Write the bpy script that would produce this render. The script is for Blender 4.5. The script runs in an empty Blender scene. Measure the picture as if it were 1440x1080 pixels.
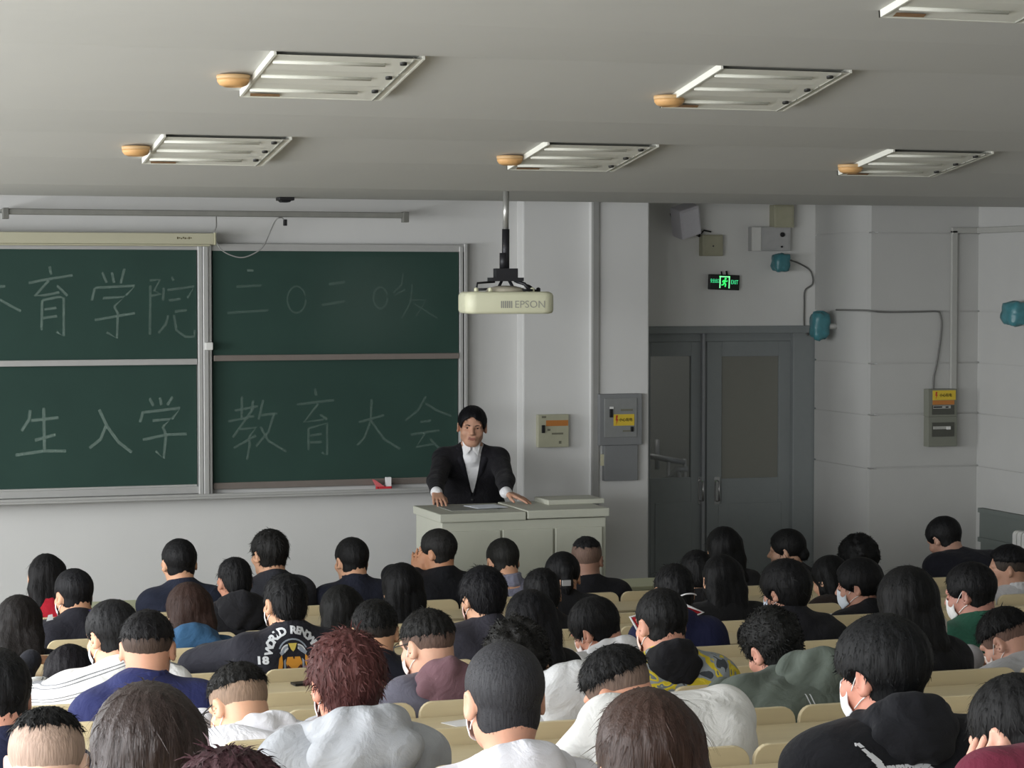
import bpy, math, random
import numpy as np
from mathutils import Vector, Matrix
from mathutils.bvhtree import BVHTree

SC = bpy.context.scene
COL = SC.collection
rng = random.Random(7)

# ------------------------------------------------------------------ camera
CAM_H = 2.5                       # eye height over the front floor
FPX = 3230.0                      # focal length in pixels of the 1440 px wide frame
YAW = math.radians(18.3)
PITCH = math.radians(2.48)
cam_data = bpy.data.cameras.new('camera')
cam_data.sensor_fit = 'HORIZONTAL'
cam_data.sensor_width = 36.0
cam_data.lens = 36.0 * FPX / 1440.0
cam_data.clip_start = 0.05
cam = bpy.data.objects.new('camera', cam_data)
cam.location = (0, 0, CAM_H)
cam.rotation_euler = (math.pi / 2 - PITCH, 0, -YAW)
COL.objects.link(cam)
SC.camera = cam

# ------------------------------------------------------------------ colour management
SC.view_settings.view_transform = 'Standard'
SC.view_settings.look = 'None'
SC.view_settings.gamma = 1.0
SC.view_settings.use_curve_mapping = False
SC.view_settings.exposure = 0.0
SC.cycles.max_bounces = 12
SC.cycles.diffuse_bounces = 8

# ------------------------------------------------------------------ world (overcast sky seen only through the windows)
w = bpy.data.worlds.new('overcast')
SC.world = w
w.use_nodes = True
w.node_tree.nodes['Background'].inputs[0].default_value = (0.80, 0.88, 1.0, 1)
w.node_tree.nodes['Background'].inputs[1].default_value = 1.0

# ------------------------------------------------------------------ daylight through the window openings of the left wall
LEFT_X = -2.75
WINDOWS = [(-2.8, -0.4), (0.2, 2.8), (3.6, 6.2), (7.0, 9.6), (10.4, 13.0)]   # spans along the wall; the rearmost is added to brighten the door recess
WIN_Z = (1.25, 3.05)
LIGHT_POWER = [245, 300, 275, 240, 240]
for i, (a, b) in enumerate(WINDOWS):
    ld = bpy.data.lights.new('daylight', 'AREA')
    ld.shape = 'RECTANGLE'
    ld.size = WIN_Z[1] - WIN_Z[0] - 0.1
    ld.size_y = b - a - 0.1
    ld.energy = LIGHT_POWER[i]
    ld.color = (0.97, 0.985, 1.0)
    lo = bpy.data.objects.new('daylight', ld)
    lo.location = (LEFT_X - 0.24, (a + b) / 2, sum(WIN_Z) / 2)
    lo.rotation_euler = (0, -math.pi / 2 + math.radians(19), 0)   # the sky shines in downwards
    COL.objects.link(lo)

# ------------------------------------------------------------------ pixel helpers: where a line of sight meets a real plane
_f = np.array([math.sin(YAW) * math.cos(PITCH), math.cos(YAW) * math.cos(PITCH), -math.sin(PITCH)])
_r = np.array([math.cos(YAW), -math.sin(YAW), 0.0])
_u = np.cross(_r, _f)
CAM = np.array([0, 0, CAM_H])


def ray(x, y):
    d = _f + _r * ((x - 720) / FPX) + _u * ((540 - y) / FPX)
    return d


def at(x, y, Y):
    d = ray(x, y)
    return CAM + d * (Y / d[1])


def at_x(x, y, X):
    d = ray(x, y)
    return CAM + d * (X / d[0])


# ------------------------------------------------------------------ materials
def srgb(h):
    h = h.lstrip('#')
    c = [int(h[i:i + 2], 16) / 255 for i in (0, 2, 4)]
    return tuple((v / 12.92 if v <= .04045 else ((v + .055) / 1.055) ** 2.4) for v in c) + (1,)


MATS = {}


def mat(name, col, rough=.6, kind='plain', metal=0., scale=20., amt=.12, bump=.05, spec=.4):
    if name in MATS:
        return MATS[name]
    m = bpy.data.materials.new(name)
    m.use_nodes = True
    nt = m.node_tree
    N, L = nt.nodes, nt.links
    b = N['Principled BSDF']
    c = srgb(col) if isinstance(col, str) else col
    b.inputs['Roughness'].default_value = rough
    b.inputs['Metallic'].default_value = metal
    b.inputs['Specular IOR Level'].default_value = spec
    tc = N.new('ShaderNodeTexCoord')
    mp = N.new('ShaderNodeMapping')
    L.new(tc.outputs['Object'], mp.inputs[0])
    no = N.new('ShaderNodeTexNoise')
    no.inputs['Scale'].default_value = scale
    no.inputs['Detail'].default_value = 4
    L.new(mp.outputs[0], no.inputs['Vector'])
    if kind == 'wood':
        mp.inputs['Scale'].default_value = (1.2, 14, 14)
    if kind == 'hair':
        mp.inputs['Scale'].default_value = (6, 6, .7)
    if kind == 'fabric':
        no2 = N.new('ShaderNodeTexNoise')
        no2.inputs['Scale'].default_value = 350
        L.new(tc.outputs['Object'], no2.inputs['Vector'])
    mx = N.new('ShaderNodeMix')
    mx.data_type = 'RGBA'
    mx.inputs[6].default_value = tuple(max(0, v * (1 - amt)) for v in c[:3]) + (1,)
    mx.inputs[7].default_value = tuple(min(1, v * (1 + amt)) for v in c[:3]) + (1,)
    L.new(no.outputs['Fac'], mx.inputs[0])
    L.new(mx.outputs[2], b.inputs['Base Color'])
    if bump:
        bp = N.new('ShaderNodeBump')
        bp.inputs['Strength'].default_value = bump
        bp.inputs['Distance'].default_value = .01
        L.new((no2 if kind == 'fabric' else no).outputs['Fac'], bp.inputs['Height'])
        L.new(bp.outputs[0], b.inputs['Normal'])
        if kind == 'fabric':                                   # soft creases on top of the weave
            wr = N.new('ShaderNodeTexNoise')
            wr.inputs['Scale'].default_value = 11
            wr.inputs['Detail'].default_value = 3
            wr.inputs['Distortion'].default_value = 1.4
            L.new(tc.outputs['Object'], wr.inputs['Vector'])
            b2 = N.new('ShaderNodeBump')
            b2.inputs['Strength'].default_value = .3
            b2.inputs['Distance'].default_value = .035
            L.new(wr.outputs['Fac'], b2.inputs['Height'])
            L.new(b2.outputs[0], bp.inputs['Normal'])
    if kind == 'fabric':
        b.inputs['Sheen Weight'].default_value = .04
        b.inputs['Sheen Roughness'].default_value = .5
    if kind == 'skin':
        b.inputs['Subsurface Weight'].default_value = .12
        b.inputs['Subsurface Radius'].default_value = (.012, .004, .002)
    MATS[name] = m
    return m


def glass_mat(name, tint, rough, alpha):
    if name in MATS:
        return MATS[name]
    m = bpy.data.materials.new(name)
    m.use_nodes = True
    nt = m.node_tree
    b = nt.nodes['Principled BSDF']
    out = nt.nodes['Material Output']
    b.inputs['Base Color'].default_value = srgb(tint)
    b.inputs['Roughness'].default_value = rough
    tr = nt.nodes.new('ShaderNodeBsdfTransparent')
    mi = nt.nodes.new('ShaderNodeMixShader')
    mi.inputs[0].default_value = alpha
    nt.links.new(tr.outputs[0], mi.inputs[1])
    nt.links.new(b.outputs[0], mi.inputs[2])
    nt.links.new(mi.outputs[0], out.inputs[0])
    MATS[name] = m
    return m


def emit_mat(name, col, strength):
    if name in MATS:
        return MATS[name]
    m = bpy.data.materials.new(name)
    m.use_nodes = True
    b = m.node_tree.nodes['Principled BSDF']
    b.inputs['Base Color'].default_value = srgb(col)
    b.inputs['Emission Color'].default_value = srgb(col)
    b.inputs['Emission Strength'].default_value = strength
    MATS[name] = m
    return m


# ------------------------------------------------------------------ objects
def tag(o, label=None, cat=None, group=None, kind=None):
    if label: o['label'] = label
    if cat: o['category'] = cat
    if group: o['group'] = group
    if kind: o['kind'] = kind
    return o


def empty(name, loc, label=None, cat=None, group=None):
    o = bpy.data.objects.new(name, None)
    o.empty_display_size = .1
    o.location = loc
    COL.objects.link(o)
    return tag(o, label, cat, group)


def origin(o):
    v = Vector((0, 0, 0))
    while o is not None:
        v = v + o.location
        o = o.parent
    return v


def link_mesh(name, me, parent=None, mats=()):
    o = bpy.data.objects.new(name, me)
    for m in mats:
        me.materials.append(m)
    if parent is not None:
        o.parent = parent
    COL.objects.link(o)
    return o


class MB:
    """collects shapes in world coordinates, then links them as one mesh object"""

    def __init__(s):
        s.v, s.f, s.m, s.sm = [], [], [], []

    def add(s, vs, fs, mi=0, smooth=False):
        b = len(s.v)
        s.v += [tuple(float(c) for c in v) for v in vs]
        for f in fs:
            s.f.append([b + i for i in f])
            s.m.append(mi)
            s.sm.append(smooth)
        return s

    def box(s, a, b, mi=0, M=None):
        x0, x1 = sorted((a[0], b[0])); y0, y1 = sorted((a[1], b[1])); z0, z1 = sorted((a[2], b[2]))
        vs = [(x0, y0, z0), (x1, y0, z0), (x1, y1, z0), (x0, y1, z0), (x0, y0, z1), (x1, y0, z1), (x1, y1, z1), (x0, y1, z1)]
        if M is not None:
            vs = [tuple(M @ Vector(v)) for v in vs]
        return s.add(vs, [(3, 2, 1, 0), (4, 5, 6, 7), (0, 1, 5, 4), (1, 2, 6, 5), (2, 3, 7, 6), (3, 0, 4, 7)], mi)

    def prism(s, poly, y0, y1, mi=0, M=None, axis='y'):
        """poly: list of (a, b); extruded along axis"""
        n = len(poly)
        def p(a, b, t):
            return {'y': (a, t, b), 'x': (t, a, b), 'z': (a, b, t)}[axis]
        vs = [p(a, b, y0) for a, b in poly] + [p(a, b, y1) for a, b in poly]
        if M is not None:
            vs = [tuple(M @ Vector(v)) for v in vs]
        fs = [tuple(range(n)), tuple(range(2 * n - 1, n - 1, -1))]
        fs += [(i, i + n, (i + 1) % n + n, (i + 1) % n) for i in range(n)]
        return s.add(vs, fs, mi)

    def tube(s, pts, r, mi=0, n=8, closed=False, r2=None):
        pts = [Vector(p) for p in pts]
        k = len(pts)
        vs, fs = [], []
        up = None
        for i, p in enumerate(pts):
            if closed:
                t = pts[(i + 1) % k] - pts[i - 1]
            else:
                t = pts[min(i + 1, k - 1)] - pts[max(i - 1, 0)]
            t.normalize()
            if up is None:
                up = Vector((0, 0, 1)) if abs(t.z) < .9 else Vector((1, 0, 0))
            a = t.cross(up).normalized()
            up = a.cross(t).normalized()
            rr = r if r2 is None else r + (r2 - r) * i / max(1, k - 1)
            for j in range(n):
                an = 2 * math.pi * j / n
                vs.append(p + a * (math.cos(an) * rr) + up * (math.sin(an) * rr))
        m = k if closed else k - 1
        for i in range(m):
            i2 = (i + 1) % k
            for j in range(n):
                j2 = (j + 1) % n
                fs.append((i * n + j, i * n + j2, i2 * n + j2, i2 * n + j))
        if not closed:
            fs.append(tuple(range(n - 1, -1, -1)))
            fs.append(tuple((k - 1) * n + j for j in range(n)))
        return s.add(vs, fs, mi, True)

    def lathe(s, prof, c, n=24, mi=0, M=None):
        """prof: list of (radius, z)"""
        vs, fs = [], []
        k = len(prof)
        for (r, z) in prof:
            for j in range(n):
                a = 2 * math.pi * j / n
                p = Vector((r * math.cos(a), r * math.sin(a), z))
                if M is not None:
                    p = M @ p
                vs.append(Vector(c) + p)
        for i in range(k - 1):
            for j in range(n):
                j2 = (j + 1) % n
                fs.append((i * n + j, i * n + j2, (i + 1) * n + j2, (i + 1) * n + j))
        fs.append(tuple(range(n - 1, -1, -1)))
        fs.append(tuple((k - 1) * n + j for j in range(n)))
        return s.add(vs, fs, mi, True)

    def build(s, name, mats, parent=None, bevel=0, fix=True):
        me = bpy.data.meshes.new(name)
        o0 = origin(parent) if parent is not None else Vector((0, 0, 0))
        me.from_pydata([(v[0] - o0.x, v[1] - o0.y, v[2] - o0.z) for v in s.v], [], s.f)
        if not isinstance(mats, (list, tuple)):
            mats = [mats]
        for m in mats:
            me.materials.append(m)
        me.polygons.foreach_set('material_index', s.m)
        me.polygons.foreach_set('use_smooth', s.sm)
        if fix:
            import bmesh
            bm = bmesh.new(); bm.from_mesh(me)
            bmesh.ops.recalc_face_normals(bm, faces=bm.faces)
            bm.to_mesh(me); bm.free()
        me.update()
        o = link_mesh(name, me, parent)
        if bevel:
            md = o.modifiers.new('bevel', 'BEVEL')
            md.width = bevel
            md.segments = 2
            md.limit_method = 'ANGLE'
        return o


def top(name, mb, mats, label, cat, group=None, bevel=0):
    """a thing made of one mesh, its origin moved to its base centre"""
    o = mb.build(name, mats, None, bevel)
    xs = np.array(mb.v)
    c = Vector(((xs[:, 0].min() + xs[:, 0].max()) / 2, (xs[:, 1].min() + xs[:, 1].max()) / 2, xs[:, 2].min()))
    o.data.transform(Matrix.Translation(-c))
    o.location = c
    return tag(o, label, cat, group)


def struct(name, mb, mats, bevel=0):
    return tag(mb.build(name, mats, None, bevel), kind='structure')


def rounded(x0, x1, z0, z1, r, n=5, corners=(1, 1, 1, 1)):
    """rounded rectangle outline (bl, br, tr, tl)"""
    out = []
    for (cx, cz, a0, on, px, pz) in ((x0 + r, z0 + r, math.pi, corners[0], x0, z0), (x1 - r, z0 + r, 1.5 * math.pi, corners[1], x1, z0),
                                     (x1 - r, z1 - r, 0, corners[2], x1, z1), (x0 + r, z1 - r, .5 * math.pi, corners[3], x0, z1)):
        if not on:
            out.append((px, pz)); continue
        for i in range(n + 1):
            a = a0 + .5 * math.pi * i / n
            out.append((cx + r * math.cos(a), cz + r * math.sin(a)))
    return out


def text_mesh(txt, size, extrude=.0008, bold=0):
    cu = bpy.data.curves.new('lettering', 'FONT')
    cu.body = txt
    cu.size = size
    cu.extrude = extrude
    cu.align_x = 'CENTER'
    cu.align_y = 'CENTER'
    cu.resolution_u = 3
    cu.offset = bold
    ob = bpy.data.objects.new('lettering', cu)
    COL.objects.link(ob)
    dg = bpy.context.evaluated_depsgraph_get()
    me = bpy.data.meshes.new_from_object(ob.evaluated_get(dg))
    bpy.data.objects.remove(ob)
    bpy.data.curves.remove(cu)
    return me


def text(name, txt, size, M, m, parent, sx=1.0, bold=0):
    me = text_mesh(txt, size)
    me.materials.clear()
    o0 = origin(parent)
    me.transform(Matrix.Translation(-o0) @ M @ Matrix.Diagonal((sx, 1, 1, 1)))
    return link_mesh(name, me, parent, [m])


def frame_M(c, xdir, ydir):
    x = Vector(xdir).normalized(); y = Vector(ydir).normalized(); z = x.cross(y)
    return Matrix(((x.x, y.x, z.x, c[0]), (x.y, y.y, z.y, c[1]), (x.z, y.z, z.z, c[2]), (0, 0, 0, 1)))
# ================================================================== setting
M_WALL = mat('wall_paint', '#c9c9c7', .75, scale=3, amt=.03, bump=.02)
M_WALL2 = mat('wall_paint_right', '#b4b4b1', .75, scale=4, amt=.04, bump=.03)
M_CEIL = mat('ceiling_paint', '#c0c0bb', .85, scale=5, amt=.02, bump=.01)
M_FLOOR = mat('terrazzo_floor', '#77746c', .5, scale=60, amt=.2, bump=0)
M_WOOD = mat('beech_plywood', '#ccbe9c', .42, 'wood', scale=3, amt=.07, bump=.02)
M_WOODEDGE = mat('plywood_edge', '#d6c79d', .5, 'wood', scale=8, amt=.1, bump=.02)
M_METAL = mat('grey_metal', '#55585c', .45, metal=.6)
M_ALU = mat('aluminium', '#b4b4b2', .4, metal=.35, amt=.04, bump=0)
M_ALUD = mat('dull_bronze_aluminium', '#7e7670', .45, metal=.3, amt=.06, bump=0)
M_BLACK = mat('black_plastic', '#151517', .5)
M_WHITE = mat('white_plastic', '#d8d8d4', .5, amt=.03)
M_BEIGE = mat('beige_plastic', '#b9b59a', .5, amt=.03)
M_BOARD = mat('chalkboard_green', '#2a413a', .75, scale=2.5, amt=.16, bump=.01, spec=.25)
M_GREYBOX = mat('grey_steel_box', '#77797a', .5, amt=.04)
M_DOOR = mat('grey_door_paint', '#868b8b', .5, amt=.05)
M_PAPER = mat('paper', '#e6e6e6', .8, amt=.02)

WALL_Y = 14.6
RIGHT_X = 8.24
DOOR_Y = 15.3
PIER_Y = 14.41
BACK_Y = -3.0

# rows: (y of the backrest, height of its top)
ROW_Y = [11.5 - .85 * k for k in range(11)]
ROW_DROP = [1.651, 1.636, 1.566, 1.534, 1.471, 1.376, 1.295, 1.219, 1.13, 1.04, .95]
ROW_TOP = [CAM_H - d for d in ROW_DROP]
BACK_H = .85
ROW_Z = [t - BACK_H for t in ROW_TOP]

# floor: stepped tiers
m = MB()
m.box((LEFT_X - .3, ROW_Y[0] - .06, -.3), (RIGHT_X + .2, 16.2, 0))
for k in range(1, 11):
    m.box((LEFT_X - .3, ROW_Y[k] - .06, -.3), (RIGHT_X + .2, ROW_Y[k - 1] - .06, ROW_Z[k]))
m.box((LEFT_X - .3, 1.0, -.3), (RIGHT_X + .2, ROW_Y[10] - .06, ROW_Z[10] + .03))
m.box((LEFT_X - .3, BACK_Y - .2, -.3), (RIGHT_X + .2, 1.0, .85))
struct('floor', m, M_FLOOR)
# teaching platform
m = MB(); m.box((LEFT_X, 12.62, 0), (5.75, WALL_Y, .15))
struct('trim_1', m, M_FLOOR, .004)

# wall panels seen from the room: front wall with two pilasters
x1 = at(735, 500, WALL_Y)[0]
m = MB()
m.box((LEFT_X - .3, WALL_Y, 0), (x1 + .2, WALL_Y + .2, 4.2))
P1Y = WALL_Y - .12
px1 = at(735, 500, P1Y)[0]
P2Y = P1Y - .16
px2 = at(840, 500, P2Y)[0]
px3 = at(913, 500, P2Y)[0]
m.box((px1, P1Y, 0), (px2 + .1, WALL_Y + .2, 4.2))
m.box((px2, P2Y, 0), (px3, DOOR_Y + .2, 4.2))
struct('wall_front', m, M_WALL, .012)
# slim vertical strip on the column edge, in a darker grey
m = MB(); m.box((at(833, 500, P2Y)[0], P2Y - .018, .15), (at(841, 500, P2Y)[0], P2Y + .02, 4.0))
struct('trim_2', m, mat('dark_strip_paint', '#8c8c89', .7, amt=.03))

# door wall (recess) with opening
dxl = px3 + .02
dxr = at(1142, 500, DOOR_Y)[0]
dzt = at(1030, 465, DOOR_Y)[2]
pier_x0 = dxr + .02
m = MB()
m.box((px3 - .05, DOOR_Y, dzt), (pier_x0 + .1, DOOR_Y + .2, 4.2))
m.box((pier_x0 + .06, DOOR_Y, 0), (pier_x0 + .2, DOOR_Y + .2, 4.2))
struct('wall_door', m, mat('wall_paint_lightened', '#dcdcd9', .75, scale=4, amt=.03, bump=.02))  # same wall paint, lightened so the dim recess comes out brighter


def coursed(m, a, b, axis, z0, zs, z1, th):
    """wall face in courses parted by narrow grooves"""
    zz = [z0] + zs + [z1]
    g = .006
    for i in range(len(zz) - 1):
        lo = zz[i] + (g if i else 0); hi = zz[i + 1] - (g if i < len(zz) - 2 else 0)
        if axis == 'x':
            m.box((a[0], a[1], lo), (b[0], a[1] + th, hi))
        else:
            m.box((a[0], a[1], lo), (a[0] + th, b[1], hi))


czs = [at(1243, y, PIER_Y)[2] for y in (658, 583, 511, 438, 327)]
czs = sorted(czs)
pier_x1 = at(1243, 500, PIER_Y)[0]
m = MB()
coursed(m, (pier_x0, PIER_Y), (RIGHT_X + .1, 0), 'x', 0, czs, 4.2, .05)
m.box((pier_x0 + .06, PIER_Y + .012, 0), (RIGHT_X + .2, PIER_Y + .2, 4.2))
# return face between door recess and pier
coursed(m, (pier_x0 + .0, PIER_Y + .051), (0, DOOR_Y - .002), 'y', 0, czs, 4.2, .05)
m.box((pier_x0 + .012, PIER_Y + .06, 0), (pier_x0 + .2, DOOR_Y - .003, 4.2))
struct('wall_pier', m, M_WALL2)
m = MB()
coursed(m, (RIGHT_X, BACK_Y), (0, PIER_Y), 'y', 0, czs, 5.2, .05)
m.box((RIGHT_X + .012, BACK_Y, 0), (RIGHT_X + .2, PIER_Y, 5.2))
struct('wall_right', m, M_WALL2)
m = MB(); m.box((LEFT_X - .3, BACK_Y - .2, 0), (RIGHT_X + .2, BACK_Y, 5.4))
struct('wall_back', m, M_WALL)
# left wall with the window openings
m = MB()
ys = [BACK_Y] + [v for ab in WINDOWS for v in ab] + [WALL_Y + .2]
for i in range(0, len(ys), 2):
    m.box((LEFT_X - .25, ys[i], 0), (LEFT_X, ys[i + 1], 5.4))
for a, b in WINDOWS:
    m.box((LEFT_X - .25, a, 0), (LEFT_X, b, WIN_Z[0]))
    m.box((LEFT_X - .25, a, WIN_Z[1]), (LEFT_X, b, 5.4))
struct('wall_left', m, M_WALL)
for i, (a, b) in enumerate(WINDOWS):
    m = MB()
    for y in (a, (a + b) / 2 - .03, b - .06):
        m.box((LEFT_X - .18, y, WIN_Z[0]), (LEFT_X - .10, y + .06, WIN_Z[1]))
    for z in (WIN_Z[0], WIN_Z[1] - .06):
        m.box((LEFT_X - .18, a, z), (LEFT_X - .10, b, z + .06))
    struct('window_%d' % (i + 1), m, M_WHITE)

# ceiling: descending bands, each with a crease
prof = [(13.3, CAM_H + .51), (11.9, CAM_H + .51)]
creases = [(10.35, .689), (8.5, .887)]
prof += [(10.97, CAM_H + .598), (10.35, CAM_H + .689), (10.347, CAM_H + .676), (9.6, CAM_H + .720), (9.15, CAM_H + .777), (8.5, CAM_H + .887), (8.497, CAM_H + .874), (7.8, CAM_H + .915), (7.357, CAM_H + .968),
         (6.71, CAM_H + 1.078), (6.707, CAM_H + 1.07)]
y, h = 6.707, 1.07
for _ in range(5):
    prof += [(y - 1.15, CAM_H + h + .085), (y - 1.8, CAM_H + h + .195), (y - 1.803, CAM_H + h + .19)]
    y -= 1.803; h += .19
prof += [(BACK_Y, CAM_H + h + .1)]
m = MB()
poly = prof + [(BACK_Y, 5.2), (BACK_Y - .2, 5.2), (BACK_Y - .2, 5.4), (12.1, 5.4), (12.1, CAM_H + .452)]
n = len(prof)
vs, fs = [], []
for X in (LEFT_X - .3, RIGHT_X + .3):
    for (yy, zz) in prof:
        vs.append((X, yy, zz))
for i in range(n - 1):
    fs.append((i, i + 1, n + i + 1, n + i))
m.add(vs, fs)
# bulkhead face and the flat ceiling over the platform
m.box((LEFT_X - .3, 13.3, CAM_H + .51), (RIGHT_X + .3, 13.38, 4.3))
m.box((LEFT_X - .3, 13.38, 4.1), (RIGHT_X + .3, 16.2, 4.3))
o = struct('ceiling', m, M_CEIL)

# corridor behind the doors
m = MB()
m.box((px3 - 1.0, 17.4, -.2), (pier_x0 + 1.0, 17.5, 3.2))
m.box((px3 - 1.0, DOOR_Y + .2, -.1), (pier_x0 + 1.0, 17.5, 0))
m.box((px3 - 1.0, DOOR_Y + .2, 3.1), (pier_x0 + 1.0, 17.5, 3.2))
m.box((px3 - 1.1, DOOR_Y + .2, 0), (px3 - 1.0, 17.5, 3.2))
m.box((pier_x0 + 1.0, DOOR_Y + .2, 0), (pier_x0 + 1.1, 17.5, 3.2))
struct('wall_corridor', m, mat('corridor_paint', '#a9a9a0', .8, amt=.03))
ld = bpy.data.lights.new('corridor_lamp', 'AREA'); ld.size = 1.0; ld.energy = 9
lo = bpy.data.objects.new('corridor_lamp', ld); lo.location = (px3 + .6, 16.5, 3.05); COL.objects.link(lo)

# ------------------------------------------------------------------ double door
def dX(px, Y=DOOR_Y): return at(px, 560, Y)[0]
DF = DOOR_Y + .06
doorE = empty('door_1', (dX(992), DF, 0)); tag(doorE, kind='structure')
m = MB()
xj0, xj1 = px3 - .02, pier_x0 + .02
ztop = dzt
m.box((xj0, DOOR_Y - .02, ztop - .02), (xj1 - .03, DF + .06, ztop + .035))           # head with a dark rounded cover
m.box((dX(1116), DOOR_Y + .01, 0), (xj1, DF + .06, ztop))                         # fixed side panel
m.box((dX(989.5), DF - .035, 0), (dX(994), DF + .05, ztop), 1)                      # bright meeting strip
m.box((xj0, DF + .0, ztop - .08), (xj1, DF + .06, ztop), 0)
m.build('door_frame', [M_DOOR, mat('door_strip', '#8f9294', .45, amt=.03)], doorE, .006)


def leaf(x0, x1, gx0, gx1, gm):
    zb, zt = .01, ztop - .08
    gz1 = at((gx0 + gx1) / 2, 501, DF)[2]; gz0 = at((gx0 + gx1) / 2, 672, DF)[2]
    X0, X1, G0, G1 = (dX(v, DF) for v in (x0, x1, gx0, gx1))
    m = MB()
    m.box((X0, DF, zb), (G0, DF + .04, zt)); m.box((G1, DF, zb), (X1, DF + .04, zt))
    m.box((G0, DF, gz1), (G1, DF + .04, zt)); m.box((G0, DF, zb), (G1, DF + .04, gz0))
    zs = at((gx0 + gx1) / 2, 703, DF)[2]
    m.box((X0 + .09, DF - .006, .12), (X1 - .09, DF, zs - .02))
    lf = m.build('door_leaf', M_DOOR, doorE, .004)
    g = MB(); g.box((G0, DF + .015, gz0), (G1, DF + .022, gz1)); g.build('pane', gm, lf)
    return lf


lf1 = leaf(905, 989, 915, 972, glass_mat('clear_door_glass', '#6a6c68', .1, .35))
lf2 = leaf(994.5, 1115, 1015, 1095, mat('frosted_glass', '#7c7c74', .5, amt=.03, bump=.0))
for lf, hx in ((lf1, 985.5), (lf2, 1008)):
    c = at(hx, 690, DF)
    m = MB(); m.tube([(c[0], DF, c[2] + .075), (c[0], DF - .04, c[2] + .07), (c[0], DF - .04, c[2] - .07), (c[0], DF, c[2] - .075)], .009)
    m.box((c[0] - .022, DF - .004, c[2] - .1), (c[0] + .022, DF, c[2] + .1))
    m.build('door_handle', mat('chrome', '#c2c2c2', .25, metal=.9, amt=.02, bump=0), lf)
# stair rail seen through the clear pane
m = MB()
Yr = 16.3
m.tube([at(905, 640, Yr), at(962, 650, Yr)], .022)
m.tube([at(908, 626, Yr + .3), at(908, 660, Yr + .3)], .02); m.tube([at(924, 618, Yr + .3), at(924, 660, Yr + .3)], .02)
m.tube([at(937, 676, Yr), at(952, 660, Yr), at(966, 660, Yr)], .024)
m.tube([at(952, 661, Yr), at(960, 690, Yr)], .02)
for px in (907, 940, 963):
    p = at(px, 645, Yr); m.tube([(p[0], p[1], 0), p], .015)
top('stair_rail', m, mat('rail_metal', '#b9b9b6', .4, metal=.3), 'pale metal stair handrail seen through the left door pane', 'handrail')

# ------------------------------------------------------------------ ceiling lights and smoke detectors
def ceil_h(Y):
    pts = sorted(prof)
    for (a, za), (b, zb) in zip(pts, pts[1:]):
        if a <= Y <= b:
            return za + (zb - za) * (Y - a) / max(1e-6, b - a)
    return pts[-1][1]


M_LAMPW = mat('lamp_white_enamel', '#d6d6cc', .75, amt=.02, bump=0)
M_TUBE = mat('unlit_tube', '#d2d2c8', .8, amt=.02, bump=0)
M_RUST = mat('rust_stain', '#8a6a48', .9, scale=60, amt=.4)


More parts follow.
